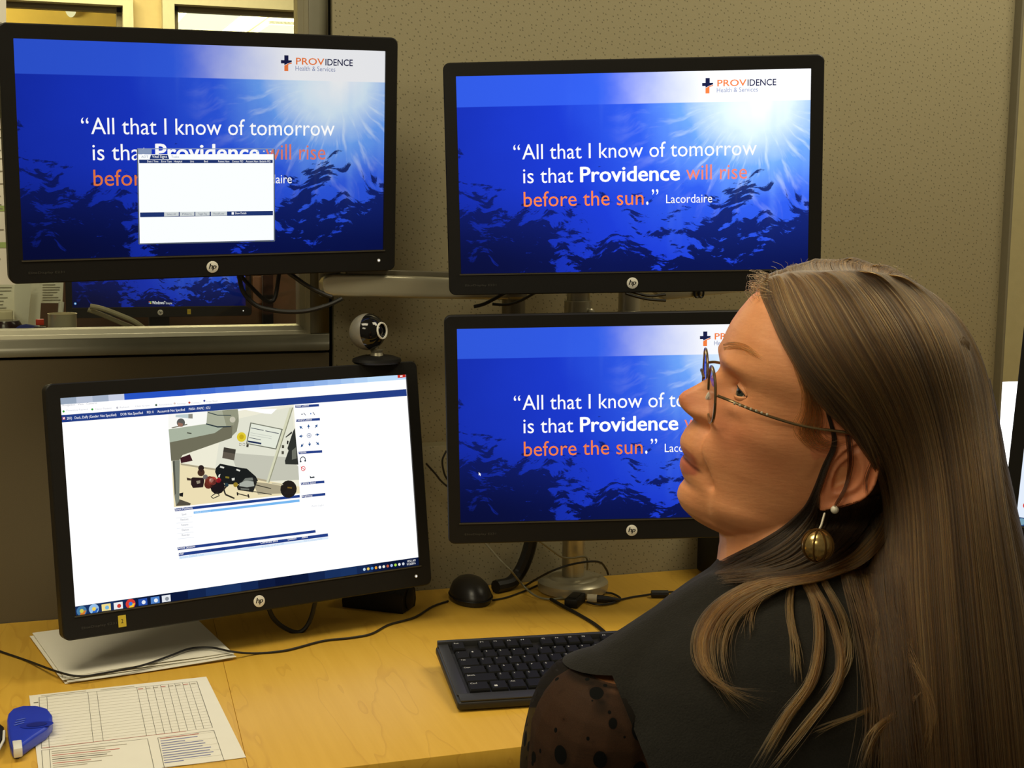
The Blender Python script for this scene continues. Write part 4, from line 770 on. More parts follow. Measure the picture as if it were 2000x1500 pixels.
cable('black cord in a small loop at the white plug', [onZ(x, y, DESK + .003) for x, y in ((1146, 1176), (1170, 1181), (1195, 1178), (1212, 1170), (1198, 1160), (1180, 1157))], .0018)
cable('black cord in a loop hanging left of the lower right monitor', [onY(x, y, -.05) for x, y in ((872, 880), (864, 900), (868, 925), (876, 940))], .0016)
cable('black cord trailing at the wall left of the lower right monitor', [onY(x, y, -.03) for x, y in ((832, 905), (850, 925), (862, 940), (880, 955))], .0016)
cable('black cables drooping under the left corner of the upper right monitor', [onY(x, y, yp - .06) for x, y in ((926, 599), (945, 594), (965, 584), (990, 570))], .0028)
cable('thin black cable drooping to the arm joint under the upper right monitor', [onY(x, y, yp - .06) for x, y in ((962, 594), (990, 595), (1015, 588), (1045, 572))], .0022)
for k, (dy, lb) in enumerate(((0, 'upper glossy black cable under the upper right monitor badge'), (7, 'lower glossy black cable under the upper right monitor badge'))):
    cable(lb, [onY(x, y + dy, yp - .05) for x, y in ((1222, 566), (1245, 573), (1270, 578), (1300, 575 if not k else 580))], .0022)
hb = onZ(1123, 1181, DESK); r = thing('usb_hub', 'small black hub lying in front of the silver base', 'hub', hb); an = .9; Rz = np.array([[math.cos(an), -math.sin(an), 0], [math.sin(an), math.cos(an), 0], [0, 0, 1]])
g = G(); g.box(hb + np.array([0, 0, .0075]), (.046, .022, .014), Rz); obj('body', g, BZ2, r, bevel=.002); g = G(); g.box(hb + np.array([0, 0, .0152]), (.03, .012, .001), Rz); obj('top_label', g, BZ, r)
pa, pb, pcx = onZ(1147, 1168, DESK + .007), onZ(1166, 1169, DESK + .007), onZ(1210, 1172, DESK + .006); r = thing('usb_plug', 'white and black cable plug beside the hub', 'plug', pa)
g = G(); g.tube([pa, pb], .0068, 12); obj('sleeve', g, pm('ivory_plastic', (205, 195, 165), .5), r, label='white sleeve'); g = G(); g.tube([pb, pb * .6 + pcx * .4, pcx], [.0062, .006, .0025], 12); obj('grip', g, CBL, r)
pa, pb = onZ(1272, 1160, DESK + .0065), onZ(1305, 1160, DESK + .0065); g = G(); g.tube([pa, pb], .006, 10); tag(obj('adapter_plug', g, CBL), 'small black adapter plug half hidden by the shoulder', 'plug')

# ------------------------------------------------------------------ things behind the glass
CZ = 1.105
g = G(); g.box((-.05, .30, CZ - .02), (1.4, .44, .04)); r = thing('counter', 'dark shelf behind the interior window sill', 'shelf', (-.05, .3, 0)); obj('counter_top', g, pm('counter_grey', (96, 90, 74), .6), r)
for x in (-.6, .5): g = G(); g.box((x, .3, (CZ - .04) / 2), (.03, .4, CZ - .04)); obj('leg', g, SILD, r)
def hung(name, label, px0, px1, py0, py1, y, lines=0, greens=(), dx=0):
    a = onY(px0, py0, y); b = onY(px1, py0, y); c_ = onY(px1 + dx, py1, y); d_ = onY(px0, py1, y); r = thing(name, label, 'paper', (a + c_) / 2)
    g = G(); g.prism([d_, c_, b, a], (0, .0006, 0)); obj('sheet', g, PAPER, r)
    g = G(); rr = np.random.default_rng(int(py0 + 50))
    for k in range(lines):
        py = py0 + (py1 - py0) * (k + 1) / (lines + 1); w = rr.uniform(.55, .95); m_ = 0
        u, v = onY(px0 + 3, py, y - .0008), onY(px0 + 3 + (px1 - px0 - 6) * w, py, y - .0008); v[2] = u[2]; g.add([u, v, v + (0, 0, .0013), u + (0, 0, .0013)], [(0, 1, 2, 3)], m_)
    for py, h in greens:
        u, v = onY(px0, py, y - .0006), onY(px1 + dx * .6, py, y - .0006); v[2] = u[2]; g.add([u, v, v + (0, 0, h), u + (0, 0, h)], [(0, 1, 2, 3)], 1)
    if lines or greens: obj('print', g, [pm('faded_print', (140, 134, 118), .9), pm('green_highlight', (160, 182, 110), .9)], r, smooth=False)
    return r
hung('hung_sheet', 'upper white sheet hung at the left photo edge on the glass', -60, 12, -10, 218, -.006, 12)
hung('hung_sheet', 'long white list with green bands hung on the glass at left edge', -60, 14, 219, 556, -.003, 40, ((228, .008), (412, .008), (484, .008)), 16)
yb = .16
for (x0, x1, y0_, y1_, dxx, yy, ln, lb) in ((-30, 34, 556, 640, -6, .20, 14, 'leftmost white sheet standing behind the window sill'), (28, 62, 552, 648, -10, .17, 0, 'narrow white folded sheet standing behind the sill beside the red cap'), (54, 82, 552, 648, -6, .185, 0, 'second narrow white folded sheet behind the sill, darker edge')):
    hung('standing_sheet', lb, x0, x1, y0_, y1_ + 16, yy, ln, (), dxx)
hung('note_sheet', 'small typed note behind the sill above the metal tin', 80, 124, 552, 592, .21, 7, (), -2)
def lowobj(px, py, y): return onY(px, py, y)
zc_ = CZ + .0005
q = onY(122, 630, .12); r = thing('metal_tin', 'shiny silver round tin behind the window sill', 'tin', (q[0], q[1], zc_))
zt1 = onY(122, 612, .12)[2]; h_ = zt1 - zc_; R_t = .021
g = G(); g.lathe([(R_t * 1.12, 0), (R_t * 1.12, h_ * .45), (R_t * .92, h_ * .60), (R_t * .90, h_ * .62)], (q[0], q[1], zc_), n=36); obj('body', g, pm('tin_metal', (226, 216, 186), .25, .35), r)
g = G(); g.lathe([(R_t, h_ * .63), (R_t * 1.02, h_ * .66), (R_t * 1.02, h_ * .97), (R_t * 1.06, h_), (R_t * .98, h_), (R_t * .96, h_ * .7)], (q[0], q[1], zc_), n=36, cap=False); obj('rim', g, pm('tin_metal', (226, 216, 186), .25, .35), r)
a, b = onY(108, 614, .125), onY(120, 590, .15); a[2] = zc_ + .004; g = G(); g.tube([a, (a + b) / 2, b], [.0035, .004, .0045], 10); tag(obj('white_stick', g, pm('white_plastic', (228, 226, 216), .4)), 'white stick leaning in the silver tin', 'stick')
q = onY(78, 632, .09); zr1 = onY(78, 626, .09)[2]; r = thing('marker', 'black marker standing with a bright red cap behind the sill', 'marker', (q[0], q[1], zc_)); g = G(); g.box((q[0], q[1], (zr1 + q[2]) / 2 + .0), (.012, .012, (zr1 - q[2]) * 1.9)); obj('cap', g, pm('red_cap', (226, 60, 28), .5), r, label='red cap', bevel=.001)
g = G(); g.box((q[0], q[1], (zc_ + q[2] - .004) / 2), (.018, .014, q[2] - .006 - zc_)); obj('barrel', g, BZ2, r)
q = onY(52, 643, .10); g = G(); zz = max(.012, onY(52, 633, .10)[2] - zc_); g.ball((q[0], q[1], zc_ + zz * .5), zz * .5, 14, sc=(1.25, .8, 1.0)); tag(obj('blue_bundle', g, pm('blue_wrap', (36, 54, 150), .6, bump=.5)), 'crumpled blue bundle behind the sill between red cap and dark jar', 'bundle')
q = onY(14, 640, .11); zz = onY(14, 626, .11)[2] - zc_; g = G(); g.lathe([(.020, 0), (.022, zz * .3), (.022, zz * .9), (.018, zz), (.001, zz)], (q[0], q[1], zc_)); tag(obj('dark_jar', g, pm('dark_red_jar', (46, 16, 18), .2)), 'dark red jar behind the sill at the left photo edge', 'jar')
q0, q1 = onY(-20, 607, .15), onY(25, 607, .15); zz = q0[2] - zc_; g = G(); g.box(((q0[0] + q1[0]) / 2, .15, zc_ + zz / 2), (q1[0] - q0[0], .04, zz)); tag(obj('cream_box', g, pm('cream_box', (214, 202, 166), .6), bevel=.002), 'small cream box behind the dark jar', 'box')
cable('upper pale tube curving behind the window sill', [onY(x, y, .16) for x, y in ((176, 598), (200, 603), (235, 616), (262, 628), (284, 644), (292, 655))], .0042, CLG, n=10)
cable('lower pale tube curving behind the window sill', [onY(x, y, .17) for x, y in ((172, 605), (195, 613), (235, 630), (262, 641), (275, 652))], .0038, CLG, n=10)
# far desk and low partition carrying the far monitor
dm = pF[0]; zd = dm[2] - HH - .0315 - .09
r = thing('far_desk', 'brown desk behind the glass under the far monitor', 'desk', (dm[0], dm[1], 0)); g = G(); g.box((dm[0], dm[1] - .05, zd - .015), (2.4, .7, .03)); obj('desktop', g, pm('far_desk_brown', (120, 84, 52), .5), r)
for x in (-1.1, 1.1): g = G(); g.box((dm[0] + x, dm[1] - .05, (zd - .03) / 2), (.04, .6, zd - .03)); obj('leg', g, SILD, r)
fm = [o for o in bpy.data.objects if o.name.startswith('monitor') and o.get('label', '').startswith('black monitor with dark blue')][0]
g = G(); g.box((dm[0], dm[1] + .04, zd + .006), (.22, .18, .012)); obj('stand_base', g, BZ2, fm); g = G(); g.box((dm[0], dm[1] + .07, zd + .12), (.06, .03, .24)); obj('stand_neck', g, BZ2, fm)
ypn = dm[1] + .46; ztp = onY(500, 540, ypn)[2] + .03
g = G(); g.box((dm[0] - .1, ypn, ztp / 2), (2.6, .05, ztp)); r = thing('low_partition', 'brown low partition behind the far monitor', 'partition', (dm[0], ypn, 0)); obj('panel', g, pm('partition_brown', (112, 88, 66), .9), r)
a, b = onY(512, 560, ypn - .04), onY(532, 560, ypn - .04); g = G(); g.box(((a[0] + b[0]) / 2, ypn - .04, ztp / 2), (b[0] - a[0], .03, ztp)); obj('post', g, DARK, r)
a, b = onY(494, 546, ypn - .03), onY(513, 546, ypn - .03); g = G(); zq = onY(500, 548, ypn)[2]; g.box(((a[0] + b[0]) / 2, ypn - .03, zq - .03), (b[0] - a[0], .008, .09)); obj('notice', g, pm('pinkish_notice', (150, 120, 98), .8), r)

# ------------------------------------------------------------------ the woman
DH = 1.075; SM = DH / 1.15 / 1000.0
def nrm(v): v = np.array(v, float); return v / np.linalg.norm(v)
hF = nrm([-.958, .285, 0]); hL = nrm([-.05, -.25, .967]); hF = nrm(hF - hL * (hF @ hL)); hU = np.cross(hF, hL)
HF, HL, HU = RW @ hF, RW @ hL, RW @ hU; HO = C(1640, 790, DH); HR = np.array([HF, HL, HU]).T
def Hd(x, y, z): return HO + HR @ (np.array([x, y, z]) * SM)
def pxl(px, py, y=0.0):                     # point of the head's plane y (mm) seen at a pixel, in head mm
    d = ray(px, py); n = HL; t = ((HO + HL * y * SM - CAM) @ n) / (d @ n); return HR.T @ (CAM + d * t - HO) / SM
ip = lambda v, xs, ys: np.interp(v, xs, ys)
PZ = [-128, -127.5, -125, -123, -119.5, -112.7, -108, -103, -100, -96.7, -93.4, -87.6, -82, -80, -77.8, -75.8, -72, -68.2, -63.9, -56.8, -50.5, -47, -44, -41.5, -38, -32.7, -30, -26, -18.9, -10.4, -3, 2, 7.7, 13.8, 19, 28, 38, 49, 62, 70, 80, 90, 98, 104, 106]
PX = [64, 77, 86, 90, 96, 101.5, 102.5, 102, 100.3, 99.6, 103.2, 107.2, 108.3, 107.4, 105.5, 107.6, 111.2, 113.2, 113.8, 112.4, 109.8, 108.2, 109.5, 117, 123, 126, 126, 124, 117.2, 109.5, 103, 101.5, 103.5, 104.8, 105.3, 105, 103.6, 100.5, 95.5, 90, 81, 67, 46, 24, 4]
MZ = [-128, -127, -124, -119, -112, -103, -95, -88, -80, -76, -70, -64, -57, -50, -44, -40, -30, -20, -10, 2, 7.7, 13.8, 19, 28, 38, 49, 62, 70, 80, 90, 98, 104, 106]
MX = [62, 72, 82, 89, 94.5, 97, 98, 100, 102, 103, 104.5, 105.5, 105.5, 104.5, 103, 102, 99.5, 98, 97.5, 98, 100.5, 103, 104.3, 104.6, 103.4, 100.4, 95.5, 90, 81, 67, 46, 24, 4]
BZ_ = [-128, -122, -112, -98, -84, -70, -50, -25, 0, 30, 60, 80, 92, 100, 104, 106]; BX = [46, 30, 12, -6, -30, -56, -74, -88, -97, -99, -91, -76, -58, -38, -18, -3]
WZ = [-128, -124, -118, -108, -96, -82, -66, -48, -28, -8, 15, 40, 60, 78, 90, 98, 104, 106]; WX = [14, 30, 41, 50, 57, 61, 65, 68.5, 72.5, 75.5, 77.5, 76.5, 71, 59, 46, 33, 17, 3]
NZ = [-128, -105, -92, -80, -64, -50, -46, -42, -34, -28, -20, -10, 0, 8, 106]; NW = [26, 20, 20, 21, 22, 18, 13, 15, 14.5, 12, 9.5, 9, 13, 30, 40]
EZ = [-128, -100, -60, -20, 20, 70, 106]; EN = [1.7, 1.82, 2.05, 2.3, 2.35, 2.15, 2.0]
def head_rings(grow=0.0, nz=190, nt=140, feat=True):
    R = []
    for z in np.concatenate([np.linspace(-128, -118, 22), np.linspace(-117, 96, nz - 44), np.linspace(97, 106, 22)]):
        xm, xb, w = ip(z, MZ, MX), ip(z, BZ_, BX), ip(z, WZ, WX); xc = ip(z, [-128, -100, -70, -40], [54, 40, 14, 0]); ne = ip(z, EZ, EN); ring = []
        for k in range(nt):
            t = 2 * math.pi * k / nt; c, s = math.cos(t), math.sin(t)
            if c >= 0: c2 = c; e = ne
            else: c2 = c; e = 2.15
            X = xc + (xm - xc if c >= 0 else xc - xb) * math.copysign(abs(c) ** (2 / e), c); Y = w * math.copysign(abs(s) ** (2 / e), s)
            if feat and X > 20:
                a = abs(Y); X += (ip(z, PZ, PX) - xm) * math.exp(-(a / ip(z, NZ, NW)) ** 2.4)
                ga = lambda y0, z0, sy, sz: math.exp(-((a - y0) / sy) ** 2 - ((z - z0) / sz) ** 2)
                X += -9.5 * ga(28, -5, 14, 9.5) + 4.2 * ga(30, 12, 20, 6) + 2.2 * ga(34, -21, 14, 5) + 4.5 * ga(14, -38.5, 5, 5) - 1.6 * ga(20, -46, 4, 5)
                X += 3.0 * ga(27, -62, 9, 13) - 2.5 * ga(27, -80, 6, 6)
                Y += math.copysign(3.0 * ga(54, -34, 20, 13) - 2.6 * ga(66, 26, 22, 18) + 3.2 * ga(46, -102, 14, 11), Y)
                # fold from the nose wing past the mouth corner, and a shallow jowl line
                for (y0, z0, y1, z1, dep, sg) in ((18, -42, 33, -86, 5.2, 3.6), (33, -86, 31, -114, 2.2, 4.4), (20, -19, 46, -26, 1.0, 4.0), (40, -28, 48, -46, 1.2, 4.0)):
                    d = np.array([y1 - y0, z1 - z0]); L2 = d @ d; u = max(0, min(1, ((a - y0) * d[0] + (z - z0) * d[1]) / L2)); q = (a - y0 - u * d[0]) ** 2 + (z - z0 - u * d[1]) ** 2
                    X -= dep * math.exp(-q / sg ** 2)
            if feat and X > 60:
                ey = math.copysign(1, Y) * Y - 31.5; ez_ = z + 6; r2 = 13.3 ** 2 - ey * ey - ez_ * ez_
                if r2 > 0:
                    xs_ = 76.5 + math.sqrt(r2); k_s = 2.5; hX = max(0, min(1, .5 + .5 * (xs_ - X) / k_s)); Xn = X * (1 - hX) + xs_ * hX + k_s * hX * (1 - hX)
                    az = math.degrees(math.atan2(ey, xs_ - 76.5)); el = math.degrees(math.asin(max(-1, min(1, ez_ / 13.3)))); k_a = max(0, 1 - (az / 62) ** 2)
                    if abs(az) < 68 and -16 * k_a ** .8 - 5 < el < 17 * k_a ** .8 + 5: Xn -= 5.0
                    elif 26 < el < 36: Xn -= .9
                    X = Xn
            if grow:
                nx = (X - xc) / max(20, (xm - xc)); nyy = Y / max(20, w); nl = math.hypot(nx, nyy) + 1e-6; gz = max(0, (z - 40) / 66.0)
                X += grow * nx / nl * (1 - .5 * gz); Y += grow * nyy / nl * (1 - .5 * gz)
            zt_ = z - (4.5 * ((z - 60) / 46.0) ** 2 if z > 60 else 0)
            ring.append(np.array([X, Y, zt_ + (grow * max(0, (z - 30) / 76.0) if grow else 0)]))
        R.append(ring)
    return R
def to_world(rings): return [[Hd(*p) for p in r] for r in rings]
body = G(); body.loft(to_world(head_rings()))
def wbox(p): return p
# ear (near and far side): dish with raised helix
def ear(side):
    g = []; cx, cz = -4, -36; ol = [(9, -2), (0, 34 - 33), (-6, 3)]
    pts = [pxl(x, y, 80)[[0, 2]] for x, y in ((1672, 862), (1690, 852), (1703, 856), (1711, 876), (1714, 902), (1711, 930), (1700, 955), (1682, 974), (1660, 986), (1640, 994), (1622, 1000), (1607, 1003), (1601, 990), (1603, 965), (1610, 940), (1622, 912), (1644, 884))]
    P = np.array(catmull(pts + [pts[0]], 4))[:-1]; n = len(P); c = P.mean(0) + np.array([3, 0])
    rings = []
    for rr, h in ((1.0, -5), (1.03, -1), (1.0, 3.5), (.93, 5), (.86, 3.6), (.79, .8), (.70, -.2), (.60, 1.6), (.52, 2.2), (.44, -.5), (.34, -4.5), (.2, -6), (.03, -6.2)):
        ring = []
        for q in P:
            p = c + (q - c) * rr; low = max(0, min(1, (-48 - p[1]) / 14.0)); fr = max(0, min(1, (p[0] - 2) / 8.0))
            hh = h * (1 - .75 * low) + low * 1.2 - fr * 2.0 * (rr > .75)
            yy = 72.5 + hh + .38 * (3 - p[0]) * (p[0] < 3)
            ring.append(Hd(p[0], side * yy, p[1]))
        rings.append(ring)
    back = [[Hd((c + (q - c) * .8)[0] + 4, side * 62, (c + (q - c) * .8)[1]) for q in P]]
    body.loft(back + rings if side > 0 else [r[::-1] for r in back + rings])
ear(1); ear(-1)
N0 = C(1562, 1150, DH + .012)
# neck
nk = [Hd(-14, 0, -55), Hd(2, 0, -110), .45 * Hd(0, 0, -150) + .55 * (N0 + np.array([0, 0, .05])), N0 + np.array([0, 0, -.06])]
body.tube(catmull(nk, 6), list(np.interp(np.linspace(0, 1, 19), [0, .33, .66, 1], [.050, .0535, .056, .066])), 28)
FWD = nrm([-.05, 1, 0]); LEF = np.cross([0, 0, 1], FWD)
TOR = [(.024, .054, .052, .0), (.012, .064, .058, -.002), (.002, .086, .066, -.004), (-.010, .110, .074, -.008), (-.026, .134, .083, -.012), (-.048, .154, .091, -.014), (-.08, .166, .099, -.018), (-.13, .174, .108, -.02), (-.2, .184, .114, -.02), (-.32, .172, .112, -.012), (-.42, .172, .114, -.004), (-.50, .188, .13, -.004), (-.56, .19, .135, 0), (-.60, .17, .12, 0)]
def torso(g, off, top=0):
    rings = []
    for dz, hw, hd, b in TOR[top:]:
        c = N0 + np.array([0, 0, dz]) + FWD * b; rings.append([c + LEF * ((hw + off) * math.copysign(abs(math.cos(a)) ** .85, math.cos(a))) + FWD * ((hd + off) * math.copysign(abs(math.sin(a)) ** .9, math.sin(a))) for a in [2 * math.pi * k / 48 for k in range(48)]])
    g.loft(rings[::-1])
JL = C(1178, 1432, DH - .028); JR = 2 * N0 - JL; JR[2] = JL[2]; JR = N0 + (JR - N0) * np.array([.9, .9, 1])
EL = C(1110, 1800, DH + .02); ER = JR + (EL - JL) * np.array([-1, 1, 1])
WL = EL + np.array([.12, .24, -.02]); WR = ER + np.array([-.10, .24, -.02])
torso(body, -.012)
for J, E, Wr in ((JL, EL, WL), (JR, ER, WR)):
    body.capsule(J, E, .0535, .042); body.capsule(E, Wr, .039, .027); d = nrm(Wr - E); pm_ = Wr + d * .085; body.capsule(Wr, pm_, .026, .032)
    q = nrm(np.cross(d, [0, 0, 1]))
    for k, L in enumerate((.062, .075, .080, .068)):
        b0 = pm_ + q * (.028 - .0185 * k) - d * .01; b1 = b0 + d * L * .55 + np.array([0, 0, -.006]); b2 = b1 + d * L * .4 + np.array([0, 0, -.02]); body.capsule(b0, b1, .0095, .0088); body.capsule(b1, b2, .0088, .0072)
    t0 = Wr + d * .02 + q * (.022 if q @ FWD > -2 else 0); t1 = t0 + q * .03 + d * .03; body.capsule(t0, t1, .011, .010); body.capsule(t1, t1 + d * .03, .010, .008)
HIP = N0 + np.array([0, 0, -.56])
KN = []
for s in (1, -1):
    h0 = HIP + LEF * s * .09; k0 = h0 + FWD * .40 + np.array([0, 0, -.02]); k0[2] = .50; a0 = k0 + FWD * .03; a0[2] = .09; KN.append((h0, k0, a0))
    body.capsule(h0, k0, .075, .052); body.capsule(k0, a0, .052, .036); body.capsule(a0, a0 + FWD * .14 + np.array([0, 0, -.05]), .034, .026)

def fuse(g, voxel, smooth_it, name):
    me = bpy.data.meshes.new(name); me.from_pydata(g.v, [], g.f); o = bpy.data.objects.new(name, me); COL.objects.link(o)
    bm = bmesh.new(); bm.from_mesh(me); bmesh.ops.recalc_face_normals(bm, faces=bm.faces); bm.to_mesh(me); bm.free()
    md = o.modifiers.new('r', 'REMESH'); md.mode = 'VOXEL'; md.voxel_size = voxel; md.use_smooth_shade = True
    ms = o.modifiers.new('s', 'SMOOTH'); ms.iterations = smooth_it; ms.factor = .5
    dg = bpy.context.evaluated_depsgraph_get(); ev = o.evaluated_get(dg); m2_ = bpy.data.meshes.new_from_object(ev); bpy.data.objects.remove(o)
    V = np.empty(len(m2_.vertices) * 3); m2_.vertices.foreach_get('co', V); return m2_, V.reshape(-1, 3)
def link_mesh(name, me, V, mats, parent):
    Mi = np.array(MW[parent.name].inverted()); V2 = V @ Mi[:3, :3].T + Mi[:3, 3]; me.vertices.foreach_set('co', V2.ravel()); me.update()
    me.materials.clear()
    for m in mats: me.materials.append(m)
    me.polygons.foreach_set('use_smooth', [True] * len(me.polygons)); me.name = name
    o = bpy.data.objects.new(name, me); COL.objects.link(o); o.parent = parent; MW[o.name] = MW[parent.name]; return o
P0 = np.array([N0[0], N0[1], 0.0])
W = thing('person', 'seated woman with long brown hair and glasses in a black top, facing left', 'person', P0)
bme, BV = fuse(body, .0013, 4, 'body')
# lips, brows and cheek redness belong to the skin: masks from head coordinates
HV = (BV - HO) @ HR / SM; x_, y_, z_ = HV.T; ay = np.abs(y_)
def sm(v, a, b): t = np.clip((v - a) / (b - a), 0, 1); return t * t * (3 - 2 * t)
up = -67.5 - .020 * (ay - 6) ** 2 * .35; lo = -91.5 + .014 * ay ** 2
lip = sm(z_, lo - 1.5, lo + 1.5) * (1 - sm(z_, up - 1.5, up + 1.5)) * (1 - sm(ay, 21, 25)) * (x_ > 80)
slit_shade = np.exp(-((z_ + 77.8 + .003 * ay ** 2) / 1.5) ** 2) * (1 - sm(ay, 23, 27)) * (x_ > 78)  # shade along the mouth line, painted into the skin colour
nostril_shade = np.exp(-((z_ + 44.5) / 2.4) ** 2 - ((ay - 8) / 4) ** 2 - ((x_ - 112) / 6) ** 2)  # nostril shade painted into the skin, no opening modelled
red = np.exp(-((ay - 46) / 20) ** 2 - ((z_ + 40) / 24) ** 2) * (x_ > 30) * .6 + np.exp(-(ay / 14) ** 2 - ((z_ + 32) / 12) ** 2) * (x_ > 100) + ((ay > 72) * (z_ < 6) * (z_ > -75) * (np.abs(x_) < 30)) * .75
for nm_, a in (('lip', lip), ('slit_shade', np.maximum(slit_shade, nostril_shade)), ('red', red)):
    at = bme.attributes.new(nm_, 'FLOAT', 'POINT'); at.data.foreach_set('value', a.astype(np.float32))
sk, t = newmat('skin'); p = t.pos(); A = lambda n_: t.n('ShaderNodeAttribute', {'attribute_name': n_}).outputs['Fac']
n1, n2 = t.noise(p, 55, 4), t.noise(p, 420, 3); c = t.mix(n1, lin((210, 136, 90)), lin((230, 162, 112))); c = t.mix(t.m('MULTIPLY', t.smooth(n2, .4, .9), .35), c, lin((204, 134, 92)))
c = t.mix(t.m('MULTIPLY', A('red'), .5), c, lin((204, 106, 78))); c = t.mix(t.m('MULTIPLY', A('lip'), .75), c, lin((178, 88, 72))); c = t.mix(t.m('MULTIPLY', A('slit_shade'), .85), c, lin((74, 32, 26)))
b = t.n('ShaderNodeBsdfPrincipled', None, Base_Color=c, Roughness=.5); b.inputs['Specular IOR Level'].default_value = .35; b.inputs['Subsurface Weight'].default_value = .12; b.inputs['Subsurface Radius'].default_value = (.006, .0025, .0012); b.inputs['Subsurface Scale'].default_value = 1.0
w_ = t.n('ShaderNodeTexNoise', None, Vector=t.mapping(p, (120, 120, 420)), Scale=1.0, Detail=4.0)
bp = t.n('ShaderNodeBump', None, Strength=.2, Distance=.001, Height=w_.outputs[0]); t.t.links.new(bp.outputs[0], b.inputs['Normal']); t.out(b.outputs[0]); SKIN = sk
BODY = link_mesh('body', bme, BV, [SKIN], W)
# eyes and lids
EYW = pm('eye_white', (176, 158, 138), .2); IRIS = pm('eye_iris', (52, 60, 52), .1); PUP = pm('eye_pupil', (10, 10, 10), .05)
for s in (1, -1):
    ec = Hd(76.5, s * 31.5, -6); gz = nrm(HF * .95 + HU * .14 + HL * .5); B = basis(gz); r0 = 12.2 * SM; g = G()
    angs = [0, 10, 24, 28, 45, 70, 100, 140, 178]
    for i in range(len(angs) - 1):
        mi = 2 if i == 0 else (1 if i < 2 else 0); rr = [(r0 * math.sin(math.radians(a)) + 1e-6, r0 * math.cos(math.radians(a))) for a in (angs[i], angs[i + 1])]
        g.lathe(rr, ec, gz, 28, mi, cap=False)
    obj('eye', g, [EYW, IRIS, PUP], W)
    lash = []
    for az in np.linspace(-58, 58, 25):
        k = max(0, 1 - (az / 62) ** 2); el = math.radians(17 * k ** .8); q = math.radians(az); lash.append(ec + HR @ (SM * 13.2 * np.array([math.cos(el) * math.cos(q), math.cos(el) * math.sin(q), math.sin(el)])))
    for nm_, sg in (('upper_eyelid', 1), ('lower_eyelid', -1)):
        g = G(); rows_ = []
        for de, rad_ in ((-1.5, 12.3), (0, 12.9), (2.5, 13.45), (7, 13.6), (13, 13.4), (20, 12.6)):
            row = []
            for az in np.linspace(-66, 66, 41):
                k = max(0, 1 - (az / 62) ** 2) ** .8; a_, b_ = math.radians(az), math.radians(((17 if sg > 0 else 16) * k + de) * sg)
                row.append(ec + HR @ (SM * rad_ * np.array([math.cos(b_) * math.cos(a_), math.cos(b_) * math.sin(a_), math.sin(b_)])))
            rows_.append(row if sg > 0 else row[::-1])
        g.loft(rows_, cap=False, closed=False); obj(nm_, g, SKIN, W)
    g = G(); g.tube(lash, .00045, 6); obj('eyelash', g, pm('lash_brown', (48, 34, 26), .7), W)

# ------------------------------------------------------------------ clothes
top = G(); torso(top, .0045)
top.capsule(JL + np.array([0, 0, .006]), JL + (EL - JL) * .07, .0585, .0595); top.capsule(JR + np.array([0, 0, .006]), JR + (ER - JR) * .07, .0585, .0595)
for J in (JL, JR): top.capsule(N0 + (J - N0) * .38 + np.array([0, 0, .012]), J, .043, .0575)
tme, TV = fuse(top, .004, 6, 'top')
km, t = newmat('black_knit'); p = t.pos(); nz = t.noise(p, 700, 2); big = t.noise(p, 18, 3); c = t.mix(nz, lin((22, 21, 18)), lin((38, 36, 31)))
b = t.n('ShaderNodeBsdfPrincipled', None, Base_Color=c, Roughness=.9); b.inputs['Specular IOR Level'].default_value = .15; b.inputs['Sheen Weight'].default_value = .12
hgt = t.m('ADD', t.m('MULTIPLY', nz, .25), t.m('MULTIPLY', big, 2.2)); bp = t.n('ShaderNodeBump', None, Strength=.5, Distance=.004, Height=hgt); t.t.links.new(bp.outputs[0], b.inputs['Normal']); t.out(b.outputs[0]); KNIT = km
bt_ = BVHTree.FromPolygons([Vector(v) for v in TV], [tuple(q.vertices) for q in tme.polygons])
def hit(px, py):
    d = Vector(ray(px, py)).normalized(); h = bt_.ray_cast(Vector(CAM), d); return np.array(h[0])
zcut = hit(1140, 1314)[2]; vA, vB = hit(1200, 1330), hit(1266, 1495); vn = nrm(np.cross(vB - vA, vA - CAM)); vn = vn if (EL - vA) @ vn > 0 else -vn
def armhole(me):
    bm = bmesh.new(); bm.from_mesh(me); near = lambda c: np.linalg.norm((np.array(c) - JL)[:2]) < .16
    for co, no in (((0, 0, zcut), (0, 0, -1)), (vA, vn)):
        fs = [f for f in bm.faces if near(f.calc_center_median())]; es = list({e for f in fs for e in f.edges}); vs_ = list({v for f in fs for v in f.verts})
        bmesh.ops.bisect_plane(bm, geom=fs + es + vs_, plane_co=Vector(co), plane_no=Vector(no))
    kill = [f for f in bm.faces if near(f.calc_center_median()) and f.calc_center_median().z < zcut and (np.array(f.calc_center_median()) - vA) @ vn > 0]
    bmesh.ops.delete(bm, geom=kill, context='FACES'); bm.to_mesh(me); bm.free()
    V = np.empty(len(me.vertices) * 3); me.vertices.foreach_get('co', V); return V.reshape(-1, 3)
ALLTOP = (TV.copy(), [tuple(q.vertices) for q in tme.polygons])
TV = armhole(tme)
TOP = link_mesh('knit_top', tme, TV, [KNIT], W)
sh, t = newmat('sheer_sleeve'); p = t.pos(); vo = t.n('ShaderNodeTexVoronoi', None, Vector=t.mapping(p, (1, 1, .75)), Scale=48.0, Randomness=.55); vo2 = t.n('ShaderNodeTexVoronoi', None, Vector=t.mapping(p, (1, 1, .8), (0, 0, 0), (.4, .2, .1)), Scale=75.0, Randomness=.8)
d1 = t.smooth(vo.outputs['Distance'], .30, .24); d2 = t.smooth(vo2.outputs['Distance'], .16, .11); dot = t.m('MAXIMUM', d1, d2); wv = t.noise(p, 1400, 1)
op = t.m('MAXIMUM', t.m('ADD', .72, t.m('MULTIPLY', wv, .14)), dot)
